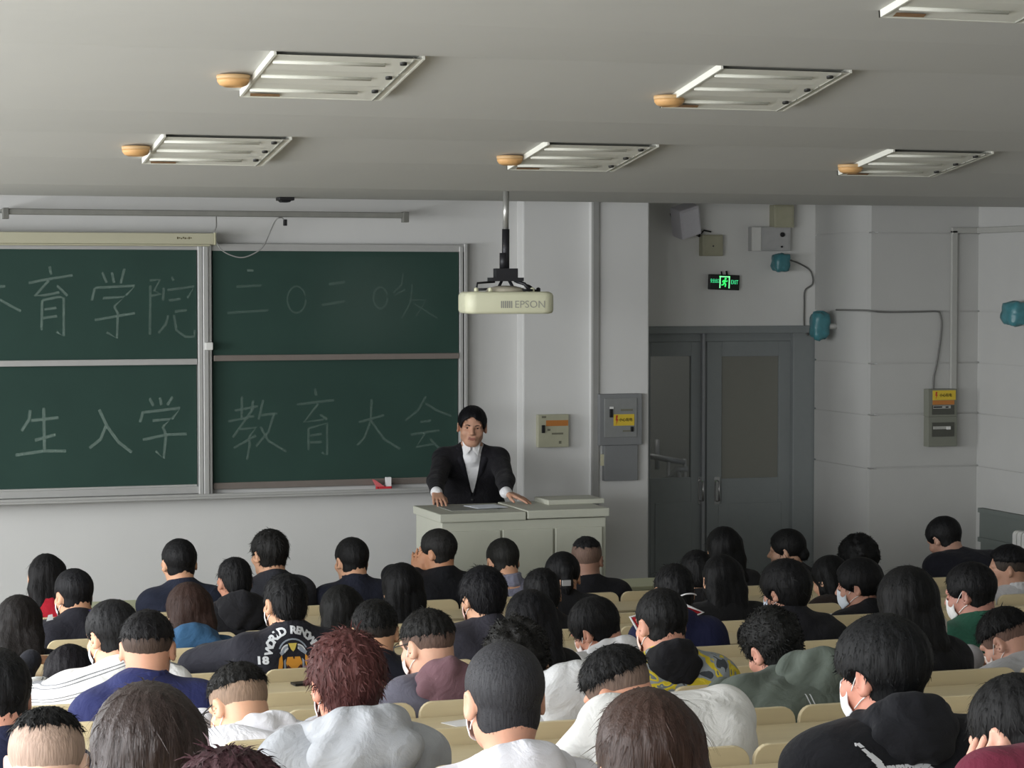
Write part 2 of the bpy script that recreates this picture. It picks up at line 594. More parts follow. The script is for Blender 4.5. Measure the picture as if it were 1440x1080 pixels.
def light(Yn, Yf, X0, X1, label, detector):
    zn, zf = ceil_h(Yn + .002) - .004, ceil_h(Yf) - .004
    root = empty('ceiling_light', ((X0 + X1) / 2, (Yn + Yf) / 2, (zn + zf) / 2), label, 'ceiling light', 'recessed ceiling lights')
    d = Vector((0, Yf - Yn, zf - zn)); L = d.length; d.normalize()
    M = frame_M((X0, Yn, zn), (1, 0, 0), d)        # local z points up out of the room
    W = X1 - X0
    up = .0

    def P(x, y, z): return tuple(M @ Vector((x, y, z)))
    m = MB()
    fw = .010
    for (a, b) in (((0, L - fw), (W, L)), ((0, 0), (fw, L)), ((W - fw, 0), (W, L))):
        m.box((a[0], a[1], -.022), (b[0], b[1], .004), 0, M)
    fr = m.build('frame', M_LAMPW, root)
    n = 3
    for i in range(n):
        y0 = .002 + (L - fw - .002) * i / n; y1 = .002 + (L - fw - .002) * (i + 1) / n
        # trough reflector
        m = MB()
        k = 8
        vs = []
        for x in (fw, W - fw):
            for j in range(k + 1):
                t = j / k
                vs.append(P(x, y0 + (y1 - y0) * t, -.020 + .005 * math.sin(math.pi * t)))
        m.add(vs, [(j, j + 1, k + 1 + j + 1, k + 1 + j) for j in range(k)], 0, True)
        # end plates with the dark tube socket at the far right
        m.add([P(W - fw - .12, y0, -.021), P(W - fw, y0, -.021), P(W - fw, y1, -.021), P(W - fw - .06, y1, -.021)], [(0, 1, 2, 3)], 0)
        rf = m.build('reflector', M_LAMPW, root)
        m = MB(); yc = (y0 + y1) / 2
        m.tube([P(fw + .01, yc, -.0185), P(W - fw - .12, yc, -.0185)], .008, 0, 12)
        m.build('lamp_tube', M_TUBE, root)
        m = MB(); m.lathe([(.0, -.020), (.014, -.020), (.014, -.004)], (0, 0, 0), 12, 0, M @ Matrix.Translation((W - fw - .06, y0 + .06, -.010)))
        m.build('lamp_socket', [mat('socket_black', '#262624', .5)], root)
        m = MB(); m.box((W - fw - .034, y0 + .01, -.026), (W - fw - .028, y1 - .005, -.014), 0, M); m.build('end_seam', mat('seam_grey', '#8d8d84', .6), root)
    # old stain at the front left corner
    m = MB(); m.add([P(.03, L - .075, -.0225), P(.15, L - .07, -.0225), P(.16, L - .03, -.0225), P(.04, L - .025, -.0225)], [(0, 1, 2, 3)])
    m.build('stain', M_RUST, root)
    # smoke detector on the edge of the light
    if detector:
        c = at(detector[0], detector[1], (Yn + Yf) / 2 + detector[2])
        zc = ceil_h(c[1]) - .002
        t = (zc - CAM_H) / (c[2] - CAM_H)
        c = CAM + (c - CAM) * t
        zc = ceil_h(c[1]) - .002
        r = .066
        dt = empty('smoke_detector', (c[0], c[1], zc - .05), 'round peach smoke detector beside ' + label[0:0] + detector[3], 'smoke detector', 'ceiling smoke detectors')
        m = MB(); m.lathe([(r * .98, 0), (r, -.010), (r * .97, -.016)], (c[0], c[1], zc), 28)
        m.build('base_plate', mat('detector_base', '#c4a276', .5, amt=.03, bump=0), dt)
        m = MB(); m.lathe([(r * .97, -.016), (r * .95, -.026), (r * .82, -.038), (r * .55, -.046), (r * .5, -.044), (0.008, -.044)], (c[0], c[1], zc), 28)
        m.build('sensor_dome', mat('detector_peach', '#cda06a', .5, amt=.04, bump=0), dt)


light(8.5, 9.15, 1.87, 2.46, 'white recessed ceiling light with three tubes, upper left of the five whole ones', (328, 101, .0, 'the upper left ceiling light'))
light(8.5, 9.15, 3.69, 4.27, 'white recessed ceiling light with three tubes, upper right of the five whole ones', (941, 123, .0, 'the upper right ceiling light'))
light(10.35, 10.97, 1.77, 2.36, 'white recessed ceiling light in the far row, leftmost, above the blackboard', (191, 205, .0, 'the leftmost far ceiling light'))
light(10.35, 10.97, 3.60, 4.17, 'white recessed ceiling light in the far row, above the projector', (717, 216, .0, 'the far ceiling light above the projector'))
light(10.35, 10.97, 5.43, 6.0, 'white recessed ceiling light in the far row, rightmost, towards the door side', (1196, 226, .0, 'the rightmost far ceiling light'))
light(6.71, 7.357, 3.80, 4.38, 'white recessed ceiling light cut by the top right edge of the photo', None)
# ================================================================== front of the room
# ------------------------------------------------------------------ blackboard
BY = 14.54
def bx(px): return at(px, 520, BY)[0]
def bz(px, py): return at(px, py, BY)[2]
xc = (bx(278) + bx(297)) / 2
xr = bx(657)
xl = 2 * xc - xr
bb = empty('blackboard', (xc, BY, bz(288, 695)), 'large dark green sliding blackboard in two halves with chalk writing, on the front wall', 'blackboard')
z_top, z_bot = bz(290, 345), bz(290, 690)
z_mid0, z_mid1 = bz(150, 523), bz(150, 514)
m = MB()
m.box((xl, BY - .01, z_top - .03), (xc, WALL_Y - .012, z_top + .012))
m.box((xl, BY - .01, z_bot), (xl + .06, WALL_Y - .012, z_top))
m.box((xl, BY - .01, z_bot - .015), (xc, WALL_Y - .012, z_bot + .03))
m.box((xc, BY + .0, z_top - .035), (xr, WALL_Y - .012, z_top + .012))
m.box((xr - .055, BY - .01, z_bot), (xr - .03, WALL_Y - .012, z_top)); m.box((xr - .022, BY - .012, z_bot - .03), (xr, WALL_Y - .012, z_top + .02))
m.build('frame', M_ALU, bb, .003)
m = MB()
for (a, b, dy) in ((278, 284, .03), (284.5, 292, .045), (292.5, 297, .03)):
    m.box((bx(a), BY - dy, z_bot - .03), (bx(b), WALL_Y - .012, z_top + .012))
m.build('centre_post', M_ALU, bb, .004)
m = MB(); m.box((bx(286), BY - .075, bz(291, 492)), (bx(297), BY - .02, bz(291, 481))); m.build('latch', M_WHITE, bb, .006)
m = MB()
m.box((xl, BY - .10, z_bot - .045), (xr, WALL_Y - .012, z_bot - .03)); m.box((xl, BY - .10, z_bot - .03), (xr, BY - .09, z_bot - .012))
m.build('chalk_tray', M_ALU, bb, .003)
pan = {}
for key, a, b, z0, z1, dy, mt in (('ul', xl + .06, bx(277), z_mid1, z_top - .03, .0, M_ALU), ('ll', xl + .06, bx(277), z_bot + .03, z_mid1 + .01, .022, M_ALU),
                              ('ur', bx(300), xr - .06, z_mid1 + .02, z_top - .035, .0, M_ALUD), ('lr', bx(300), xr - .06, z_bot + .035, z_mid1 + .03, .022, M_ALUD)):
    m = MB(); m.box((a, BY + dy, z0), (b, BY + dy + .02, z1))
    pn = m.build('panel', M_BOARD, bb)
    pan[key] = (pn, BY + dy)
    m = MB()
    if key[0] == 'u':
        m.box((a, BY + dy - .02, z0 - (.0 if key == 'ul' else .0)), (b, BY + dy + .02, z0 + .038))
    else:
        m.box((a, BY + dy - .015, z0 - .03), (b, BY + dy + .02, z0 + .012))
    m.build('rail', mt, pn, .003)

# chalk strokes: polylines given in the zoomed crops, laid on the real board plane
def chalk(key, strokes, ox, oy, sc, name, strength, wpx=2.3):
    pn, Y = pan[key]
    mm = 'chalk_%d' % strength
    if mm not in MATS:
        mt = glass_mat(mm, '#9fb5aa', .9, .5)
        nt = mt.node_tree
        no = nt.nodes.new('ShaderNodeTexNoise'); no.inputs['Scale'].default_value = 55; no.inputs['Detail'].default_value = 6
        mr = nt.nodes.new('ShaderNodeMapRange')
        mr.inputs[1].default_value = .3; mr.inputs[2].default_value = .75
        mr.inputs[3].default_value = strength / 100 * .4; mr.inputs[4].default_value = strength / 100 * 1.7
        nt.links.new(no.outputs['Fac'], mr.inputs[0])
        mi = [n for n in nt.nodes if n.type == 'MIX_SHADER'][0]
        nt.links.new(mr.outputs[0], mi.inputs[0])
    m = MB()
    for st in strokes:
        pts = [at(ox + x / sc, oy + y / sc, Y - .002) for x, y in st]
        # resample softly
        P = [Vector(p) for p in pts]
        vs = []
        for i, p in enumerate(P):
            t = (P[min(i + 1, len(P) - 1)] - P[max(i - 1, 0)]); t.normalize()
            nrm = Vector((-t.z, 0, t.x)) * (wpx * .0034)
            vs += [p + nrm, p - nrm]
        m.add(vs, [(2 * i, 2 * i + 1, 2 * i + 3, 2 * i + 2) for i in range(len(P) - 1)])
    return m.build(name, MATS[mm], pn, fix=False)


A_, B_ = (0, 360, 4.8), (0, 530, 4.8)
C_, D_ = (300, 350, 4.0), (300, 530, 4.0)
chalk('ul', [[(-215, 70), (-240, 160), (-300, 260)], [(-255, 205), (-255, 480)], [(-160, 205), (35, 205)], [(-60, 60), (-60, 480)], [(-60, 210), (-150, 380)], [(0, 295), (60, 330), (140, 372)], [(-130, 400), (0, 395)]], *A_, 'chalk_character', 26)
chalk('ul', [[(335, 70), (345, 125)], [(195, 182), (300, 160), (490, 130)], [(330, 165), (235, 270), (300, 265), (400, 245)], [(385, 200), (455, 268)],
             [(285, 300), (280, 500)], [(285, 300), (400, 275), (430, 285), (430, 540), (380, 510)], [(300, 360), (380, 350)], [(285, 420), (385, 405)]], *A_, 'chalk_character', 26)
chalk('ul', [[(690, 110), (720, 180)], [(755, 110), (770, 180)], [(840, 85), (815, 185)], [(640, 215), (620, 300)], [(640, 215), (910, 200), (850, 265)],
             [(695, 285), (840, 275), (770, 340)], [(770, 340), (795, 385), (790, 555), (720, 515)], [(640, 432), (910, 385)]], *A_, 'chalk_character', 26)
chalk('ul', [[(1010, 165), (1080, 160), (1040, 235), (1085, 255), (1020, 270)], [(1015, 200), (1012, 530)], [(1105, 215), (1100, 300)], [(1130, 230), (1310, 205), (1265, 285)],
             [(1160, 140), (1170, 165)], [(1140, 300), (1220, 290)], [(1180, 375), (1260, 365)], [(1135, 400), (1120, 460), (1070, 520)], [(1175, 400), (1190, 500), (1250, 545), (1310, 545), (1315, 500)]], *A_, 'chalk_character', 17)
chalk('ll', [[(205, 225), (195, 290), (145, 365)], [(210, 295), (395, 275)], [(295, 210), (300, 500)], [(235, 428), (375, 390)], [(105, 528), (300, 500), (445, 500)]], *B_, 'chalk_character', 30, 2.8)
chalk('ll', [[(670, 220), (720, 330), (800, 440), (890, 510)], [(715, 330), (680, 420), (605, 480)]], *B_, 'chalk_character', 30, 2.8)
chalk('ll', [[(1010, 145), (1035, 195)], [(1080, 140), (1090, 190)], [(1165, 135), (1130, 190)], [(965, 235), (945, 305)], [(965, 240), (1215, 210), (1160, 285)],
             [(1030, 295), (1150, 285), (1100, 335)], [(1100, 335), (1120, 390), (1105, 550), (1050, 500)], [(965, 425), (1120, 390), (1260, 385)]], *B_, 'chalk_character', 26, 2.6)
chalk('ur', [[(130, 212), (270, 205)], [(80, 360), (310, 345)]], *C_, 'chalk_character', 12)
chalk('ur', [[(190, 120), (225, 122)]], *C_, 'chalk_mark', 26)
chalk('ur', [[(468 + 52 * math.cos(a * .3), 285 + 75 * math.sin(a * .3)) for a in range(21)]], *C_, 'chalk_character', 10, 1.8)
chalk('ur', [[(650, 200), (740, 185)], [(610, 315), (740, 295)]], *C_, 'chalk_character', 10, 2.6)
chalk('ur', [[(940 + 40 * math.cos(a * .3), 275 + 60 * math.sin(a * .3)) for a in range(21)]], *C_, 'chalk_character', 7, 2.2)
chalk('ur', [[(1065, 135), (1060, 200), (1010, 250)], [(1020, 260), (1080, 230)], [(1100, 290), (1200, 285), (1140, 380)], [(1120, 200), (1110, 300), (1060, 390)], [(1130, 310), (1180, 340), (1260, 390)]], *C_, 'chalk_character', 8, 1.8)
chalk('lr', [[(160, 110), (160, 240)], [(85, 250), (230, 220)], [(225, 130), (215, 190)], [(120, 190), (250, 165)], [(150, 295), (240, 285), (200, 340)], [(200, 340), (205, 380), (190, 465)],
             [(115, 400), (240, 330)], [(230, 170), (110, 340)], [(280, 130), (255, 240)], [(270, 215), (360, 205)], [(340, 210), (310, 310), (240, 390)], [(265, 280), (310, 360), (410, 420)]], *D_, 'chalk_character', 16)
chalk('lr', [[(570, 65), (580, 105)], [(470, 155), (680, 130)], [(590, 150), (510, 255), (620, 240)], [(600, 210), (640, 240)], [(535, 290), (535, 410)],
             [(535, 290), (640, 260), (640, 440), (610, 425)], [(545, 330), (610, 320)], [(545, 370), (610, 365)]], *D_, 'chalk_character', 14)
chalk('lr', [[(820, 255), (960, 215)], [(890, 125), (885, 250), (850, 340), (810, 385)], [(890, 250), (960, 350), (1050, 405)]], *D_, 'chalk_character', 15)
chalk('lr', [[(1195, 110), (1150, 190), (1080, 245)], [(1195, 150), (1260, 190), (1340, 220)], [(1165, 255), (1225, 245)], [(1110, 325), (1270, 300)], [(1190, 320), (1140, 395), (1250, 375)], [(1220, 350), (1270, 400)]], *D_, 'chalk_character', 14)
# erased chalk haze on the upper right panel
pn, Yp = pan['ur']
hz = glass_mat('erased_chalk', '#9aa8a0', .9, .06)
nt = hz.node_tree
tc = nt.nodes.new('ShaderNodeTexCoord'); vm = nt.nodes.new('ShaderNodeVectorMath'); vm.operation = 'DISTANCE'
c = at(520, 420, Yp)
vm.inputs[1].default_value = Vector(c) - origin(bb)
gr = nt.nodes.new('ShaderNodeMapRange'); gr.inputs[1].default_value = .08; gr.inputs[2].default_value = .5; gr.inputs[3].default_value = .055; gr.inputs[4].default_value = 0
nt.links.new(tc.outputs['Object'], vm.inputs[0]); nt.links.new(vm.outputs['Value'], gr.inputs[0])
nt.links.new(gr.outputs[0], [n for n in nt.nodes if n.type == 'MIX_SHADER'][0].inputs[0])
a, b = at(380, 360, Yp - .001), at(640, 505, Yp - .001)
m = MB(); m.add([(a[0], Yp - .001, a[2]), (b[0], Yp - .001, a[2]), (b[0], Yp - .001, b[2]), (a[0], Yp - .001, b[2])], [(0, 1, 2, 3)])
m.build('eraser_smear', hz, pn)

# things on the chalk tray
tz = z_bot - .03
c = at(540, 686, BY - .05)
M_RED = mat('red_card', '#c22f38', .6, amt=.06)
cb = empty('chalk_box', (c[0], BY - .055, tz), 'small open red chalk box on the chalk tray left of the speaker', 'chalk box')
m = MB(); x0, x1 = c[0] - .05, c[0] + .045
m.box((x0, BY - .085, tz), (x1, BY - .025, tz + .004)); m.box((x0, BY - .085, tz), (x1, BY - .081, tz + .032)); m.box((x0, BY - .029, tz), (x1, BY - .025, tz + .032))
m.box((x0, BY - .085, tz), (x0 + .004, BY - .025, tz + .032)); m.box((x1 - .004, BY - .085, tz), (x1, BY - .025, tz + .032))
m.build('tray', M_RED, cb)
m = MB(); m.prism([(x0, tz + .03), (x0 - .025, tz + .075), (x0 - .02, tz + .077), (x0 + .045, tz + .032)], BY - .083, BY - .027); m.build('flap', mat('faded_red_card', '#d0676a', .6), cb)
m = MB(); m.box((x0 + .06, BY - .07, tz + .01), (x0 + .094, BY - .04, tz + .09), 0, Matrix.Translation((0, 0, 0)))
top('chalk_packet', m, M_PAPER, 'white paper packet standing in the red chalk box', 'packet')

# ------------------------------------------------------------------ screen case, board lamp rail and cables
SY = 14.40
xe = at(302, 333, SY)[0]
s0, s1 = at(150, 343, SY)[2], at(150, 327, SY)[2]
sc = empty('screen_case', ((xl + xe) / 2, SY, s0), 'long cream projector screen case above the left half of the blackboard', 'screen case')
m = MB(); m.box((xl - .3, SY - .045, s0), (xe - .012, SY + .06, s1)); m.box((xl - .3, SY - .03, s0 - .012), (xe - .03, SY + .04, s0))
m.build('case', mat('cream_case', '#b2af98', .5, amt=.02, bump=0), sc, .006)
m = MB(); m.box((xe - .014, SY - .05, s0 - .004), (xe, SY + .06, s1 + .004)); m.build('end_cap', mat('cream_cap', '#aca98e', .5), sc, .004)
p = at(259, 334.5, SY - .046)
m = MB()
for i in range(8):
    m.box((p[0] - .045 + i * .012, SY - .0465, p[2] - .008 + .004 * (i % 2)), (p[0] - .037 + i * .012, SY - .044, p[2] + .006 - .003 * (i % 3)))
m.build('maker_mark', mat('dark_print', '#5a5238', .7), sc)
m = MB(); m.box((xe - .2, SY + .06, s0 + .02), (xe - .15, WALL_Y - .004, s1 - .02)); m.build('wall_bracket', M_METAL, sc)
m = MB(); m.box((xl + .2, SY + .06, s0 + .02), (xl + .25, WALL_Y - .004, s1 - .02)); m.build('wall_bracket', M_METAL, sc)

RY = 14.2
a, b = at(3, 295, RY), at(574, 305, RY)
zr = (a[2] + b[2]) / 2
rl = empty('board_lamp', ((a[0] + b[0]) / 2, RY, zr), 'long thin grey lamp rail above the blackboard', 'lamp')
m = MB(); m.box((a[0], RY - .02, zr - .018), (b[0], RY + .03, zr + .018)); m.build('housing', mat('rail_grey', '#84847e', .5, metal=.2), rl, .006)
for q in (a[0] + .02, b[0] - .02):
    m = MB(); m.box((q - .018, RY - .03, zr - .045), (q + .018, RY + .035, zr + .022)); m.box((q - .01, RY + .03, zr + .0), (q + .01, WALL_Y - .004, zr + .02)); m.build('bracket', mat('bracket_grey', '#6e6e68', .5), rl, .003)
M_CABLE = mat('grey_cable', '#8f8f8c', .6)
def catmull(P, n=6):
    P = [np.array(p, float) for p in P]
    P = [2 * P[0] - P[1]] + P + [2 * P[-1] - P[-2]]
    out = []
    for i in range(1, len(P) - 2):
        for j in range(n):
            t = j / n
            p0, p1, p2, p3 = P[i - 1], P[i], P[i + 1], P[i + 2]
            out.append(.5 * ((2 * p1) + (-p0 + p2) * t + (2 * p0 - 5 * p1 + 4 * p2 - p3) * t * t + (-p0 + 3 * p1 - 3 * p2 + p3) * t ** 3))
    out.append(P[-2])
    return out
SYC = 14.36
m = MB()
m.tube(catmull([at(304, 302, RY), at(304, 318, SYC), at(301, 327, SYC), at(303, 336, SYC), at(310, 350, SYC), at(325, 359, SYC), at(342, 362, SYC), at(360, 355, SYC), at(371, 345, SYC), at(380, 325, SYC), at(388, 309, RY - .03), at(396, 306, RY - .03), at(400, 311, RY - .03)]), .0045, n=6)
cbl = empty('screen_cable', (at(340, 340, SYC)), 'thin pale cable hanging in a loop over the top of the right blackboard half', 'cable')
m.build('wire', M_CABLE, cbl)
p = at(401, 313, RY - .03); m = MB(); m.box((p[0] - .011, p[1] - .012, p[2] - .02), (p[0] + .011, p[1] + .012, p[2] + .02)); m.build('plug', M_BLACK, cbl, .003)
p = at(401, 284, 13.2); zq = CAM_H + .51
m = MB(); m.box((p[0] - .045, 13.15, zq - .02), (p[0] + .045, 13.25, zq)); m.prism([(p[0] - .035, zq - .02), (p[0] + .03, zq - .02), (p[0] + .02, zq - .03), (p[0] - .025, zq - .03)], 13.16, 13.24)
top('ceiling_sensor', m, M_BLACK, 'small flat black device under the ceiling edge above the blackboard', 'sensor', bevel=.003)

# ------------------------------------------------------------------ projector
PY = 11.98
c = at(711, 425, PY)
pr = empty('projector', tuple(c), 'white ceiling projector with grey lettering hanging on a dark pole', 'projector')
ang = math.radians(-8)
Mp = Matrix.Translation(c) @ Matrix.Rotation(ang, 4, 'Z')
M_PROJ = mat('projector_shell', '#cfcfb4', .42, amt=.02, bump=0)
m = MB()
out = rounded(-.245, .245, -.165, .165, .06, 6)
k = len(out)
vs, fs = [], []
prof_p = [(.90, -.062), (.97, -.058), (1.0, -.045), (1.0, .035), (.97, .05), (.90, .058)]
for s_, z in prof_p:
    vs += [tuple(Mp @ Vector((x * s_, y * s_, z))) for x, y in out]
for i in range(len(prof_p) - 1):
    fs += [(i * k + j, i * k + (j + 1) % k, (i + 1) * k + (j + 1) % k, (i + 1) * k + j) for j in range(k)]
fs += [tuple(range(k - 1, -1, -1)), tuple((len(prof_p) - 1) * k + j for j in range(k))]
m.add(vs, fs, 0, True)
m.build('shell', M_PROJ, pr)
m = MB(); m.lathe([(.11, .0), (.1, .02), (.05, .032), (.01, .034)], (0, 0, 0), 24, 0, Mp @ Matrix.Translation((.0, 0, .057))); m.build('top_dome', mat('projector_top', '#a9a393', .5), pr)
m = MB()
for i in range(6):
    m.box((-.055 + i * .011, -.1662, -.03), (-.048 + i * .011, -.162, .008), 0, Mp)
m.build('vent', mat('projector_vent', '#8d8d86', .6), pr)
text('lettering', 'EPSON', .056, Mp @ frame_M((.105, -.1662, -.012), (1, 0, 0), (0, 0, 1)), mat('grey_print', '#97978d', .6), pr)
m = MB(); m.lathe([(.0, .0), (.035, .0), (.032, .02), (.0, .02)], (0, 0, 0), 20, 0, Mp @ Matrix.Translation((-.17, .165, 0)) @ Matrix.Rotation(-math.pi / 2, 4, 'X')); m.build('lens', M_BLACK, pr)
M_DARK = mat('dark_steel', '#2b2b2e', .45, metal=.4)
m = MB()
m.box((-.06, -.05, .135), (.06, .05, .185), 0, Mp); m.box((-.09, -.065, .115), (.09, .065, .135), 0, Mp)
m.tube([Mp @ Vector((-.02, 0, .12)), Mp @ Vector((-.05, -.03, .07))], .008); m.tube([Mp @ Vector((.02, 0, .12)), Mp @ Vector((.04, -.05, .065))], .009)
m.tube([Mp @ Vector((.05, 0, .12)), Mp @ Vector((.10, -.03, .10)), Mp @ Vector((.13, -.05, .062))], .010)
m.tube([Mp @ Vector((-.06, 0, .112)), Mp @ Vector((-.16, -.02, .105)), Mp @ Vector((-.17, -.04, .06))], .006)
m.tube([Mp @ Vector((.07, .05, .11)), Mp @ Vector((.15, .09, .09)), Mp @ Vector((.19, .1, .06))], .006)
m.tube([Mp @ Vector((-.17, .05, .068)), Mp @ Vector((-.03, .03, .075))], .007); m.tube([Mp @ Vector((.06, -.06, .066)), Mp @ Vector((.14, -.06, .066))], .007)
m.build('mount', M_DARK, pr)
for q in ((-.17, -.04), (-.1, -.09), (.14, -.05), (.2, .09)):
    m = MB(); m.lathe([(.012, 0), (.012, .02), (.005, .026)], (0, 0, 0), 10, 0, Mp @ Matrix.Translation((q[0], q[1], .055))); m.build('foot', M_DARK if q[0] > .15 else M_PROJ, pr)
ztop_p = CAM_H + .49
m = MB(); p0 = Vector(c)
m.tube([(p0.x, p0.y, p0.z + .18), (p0.x + .001, p0.y, p0.z + .40)], .021, 0, 12); m.tube([(p0.x - .012, p0.y, p0.z + .18), (p0.x - .012, p0.y, p0.z + .27)], .022, 0, 10)
m.tube([(p0.x, p0.y, p0.z + .39), (p0.x + .003, p0.y, ztop_p + .03)], .017, 1, 12)
m.build('pole', [M_DARK, mat('bright_steel', '#a8a8a4', .35, metal=.6)], pr)

# ------------------------------------------------------------------ lectern
LX0, LX1, LY0, LY1, LZ = 3.82, 4.886, 12.9, 13.48, 1.15
lec = empty('lectern', ((LX0 + LX1) / 2, (LY0 + LY1) / 2, .15), 'wide cream steel lectern on the platform in front of the speaker', 'lectern')
M_LEC = mat('cream_steel', '#b2b3a6', .5, amt=.03, bump=.0)
m = MB(); m.box((LX0 + .015, LY0 + .02, .15), (LX1 - .015, LY1 - .015, LZ - .05)); m.build('cabinet', M_LEC, lec, .008)
xs_ = at(741, 715, LY0)[0]
m = MB(); m.box((LX0, LY0, LZ - .05), (xs_ - .004, LY1, LZ)); m.box((xs_ + .004, LY0, LZ - .045), (LX1, LY1, LZ + .006)); m.build('top', M_LEC, lec, .006)
m = MB(); q0, q1 = at(757, 706, LY1 - .1)[0], at(836, 706, LY1 - .1)[0]
m.box((q0, LY0 + .3, LZ + .004), (q1, LY1 - .02, LZ + .035)); m.build('monitor_lid', M_LEC, lec, .006)
m = MB(); m.box((LX0 + .12, LY0 + .16, LZ), (LX0 + .42, LY1 - .1, LZ + .004)); m.build('writing_mat', mat('grey_mat', '#83847e', .6), lec)
for a, b in ((631, 703), (706, 777), (780, 846)):
    X0, X1 = at(a, 770, LY0 + .02)[0], at(b, 770, LY0 + .02)[0]
    m = MB(); m.box((X0, LY0 + .004, .22), (X1, LY0 + .02, LZ - .105)); m.build('door', M_LEC, lec, .005)
m = MB(); p = at(683, 712, LY0 + .32)
m.box((-.10, -.10, 0), (.10, .10, .002), 0, Matrix.Translation((p[0], p[1], LZ + .006)) @ Matrix.Rotation(.15, 4, 'Z'))
top('sheet_of_paper', m, mat('bluish_paper', '#dfe4ee', .7, amt=.02), 'white sheet of paper lying on the lectern in front of the speaker', 'paper')

# ------------------------------------------------------------------ switch boxes
M_YEL = mat('yellow_label', '#d0b43a', .6, amt=.05)
M_ORG = mat('orange_label', '#b47438', .6, amt=.08)
M_TXT = mat('black_print', '#26241c', .7)
def wall_text(txt, size, px, py, Y, m_, parent, sx=1.0):
    p = at(px, py, Y)
    return text('lettering', txt, size, frame_M((p[0], Y, p[2]), (1, 0, 0), (0, 0, 1)), m_, parent, sx)
def pbox(m, x0, y0, x1, y1, Y, dep, mi=0, Yb=None):
    """box whose front face fills the pixel rectangle on plane Y"""
    a = at(x0, (y0 + y1) / 2, Y); b = at(x1, (y0 + y1) / 2, Y)
    z1 = at((x0 + x1) / 2, y0, Y)[2]; z0 = at((x0 + x1) / 2, y1, Y)[2]
    return m.box((a[0], Y, z0), (b[0], Y + dep, z1), mi)

Y1 = P1Y - .05
e = empty('switch_box', (at(778, 629, Y1)[0], Y1, at(778, 629, Y1)[2]), 'small beige switch box with an orange strip on the wall behind the lectern', 'switch box')
m = MB(); pbox(m, 757, 583, 800, 629, Y1, .05); m.build('box', mat('beige_steel', '#a9a892', .5), e, .004)
m = MB(); pbox(m, 768, 591, 799, 599, Y1 - .002, .003); m.build('orange_strip', M_ORG, e)
m = MB(); pbox(m, 762.5, 598, 766.5, 609, Y1 - .012, .014); m.build('latch', M_BLACK, e, .002)
m = MB(); pbox(m, 776, 608.5, 792, 611, Y1 - .001, .002); pbox(m, 770, 603, 774, 606, Y1 - .001, .002); pbox(m, 786, 620, 789.5, 624, Y1 - .001, .002); pbox(m, 762, 585, 768, 588, Y1 - .001, .002); m.build('print', mat('grey_ink', '#6c6b5c', .7), e)

Y2 = P2Y - .06
e = empty('fuse_box', (at(873, 676, Y2)[0], Y2, at(873, 676, Y2)[2]), 'grey steel fuse box with a yellow warning label on the column beside the door', 'fuse box')
m = MB(); pbox(m, 843, 554, 903, 626, Y2, .06); m.build('upper_box', M_GREYBOX, e, .004)
m = MB(); pbox(m, 850, 560, 896, 615, Y2 - .006, .008); m.build('cover', mat('grey_cover', '#7f8180', .5), e, .003)
m = MB(); pbox(m, 850, 626, 897, 676, Y2 + .01, .05); m.build('lower_box', M_GREYBOX, e, .004)
m = MB(); pbox(m, 845.5, 639, 850, 655, Y2 + .02, .02); m.build('switch', M_BEIGE, e, .002)
m = MB(); pbox(m, 858, 575, 862, 587, Y2 - .016, .012); pbox(m, 887.5, 600, 891, 607, Y2 - .016, .012); m.build('latch', M_BLACK, e, .002)
m = MB(); pbox(m, 858, 572, 863, 575, Y2 - .014, .01); m.build('lock_tab', M_WHITE, e)
m = MB(); pbox(m, 863, 582.5, 892, 598.5, Y2 - .008, .003); lb = m.build('warning_label', M_YEL, e)
m = MB(); pbox(m, 876, 605, 887, 607, Y2 - .008, .002); pbox(m, 873, 575, 890, 578, Y2 - .0075, .002); m.build('print', mat('grey_ink', '#6c6b5c', .7), e)
wall_text('小心有电', .026, 880, 590.5, Y2 - .010, M_TXT, lb, .92)
m = MB(); p = at(867.5, 590.5, Y2 - .010)
bolt = [(-.006, .03), (.008, .03), (.002, .006), (.010, .006), (-.006, -.034), (-.001, -.004), (-.009, -.004)]
m.prism([(p[0] + a, p[2] + b) for a, b in bolt], Y2 - .0105, Y2 - .009); m.build('lightning_mark', mat('red_print', '#b0402c', .6), lb)

Y3 = PIER_Y - .07
e = empty('breaker_box', (at(1326, 628, Y3)[0], Y3, at(1326, 628, Y3)[2]), 'grey-green breaker box in two halves with a yellow label, near the right corner', 'breaker box')
M_OLV = mat('grey_green_steel', '#77796e', .5, amt=.04)
for y0, y1, f0, f1 in ((547, 586, 570, 583), (586, 628, 594, 614)):
    m = MB(); pbox(m, 1305.5, y0, 1346, y1, Y3, .07); h = m.build('half_box', M_OLV, e, .004)
    m = MB(); pbox(m, 1311, f0, 1342, f1, Y3 - .004, .006); m.build('window_plate', mat('dark_plate', '#4a4b44', .5), h)
    ym = 572.5 if y0 < 580 else 601.5
    m = MB(); pbox(m, 1313, ym - 2, 1337, ym + 2, Y3 - .012, .01); m.build('switch_row', mat('pale_switch', '#a6a6a0', .5), h)
    m = MB()
    if y0 < 580: pbox(m, 1313, 571.5, 1325, 573.5, Y3 - .014, .004); pbox(m, 1330, 571.5, 1334, 573.5, Y3 - .014, .004)
    else: pbox(m, 1332, 600, 1337, 604, Y3 - .022, .012)
    m.build('toggle', M_BLACK if y0 < 580 else M_WHITE, h)
m = MB(); pbox(m, 1312, 549, 1344, 562.5, Y3 - .005, .005); lb = m.build('warning_label', M_YEL, e)
m = MB(); pbox(m, 1312, 563, 1342, 569, Y3 - .005, .005); m.build('orange_strip', M_ORG, e)
wall_text('小心有电', .027, 1330, 556, Y3 - .0065, M_TXT, lb, .9)
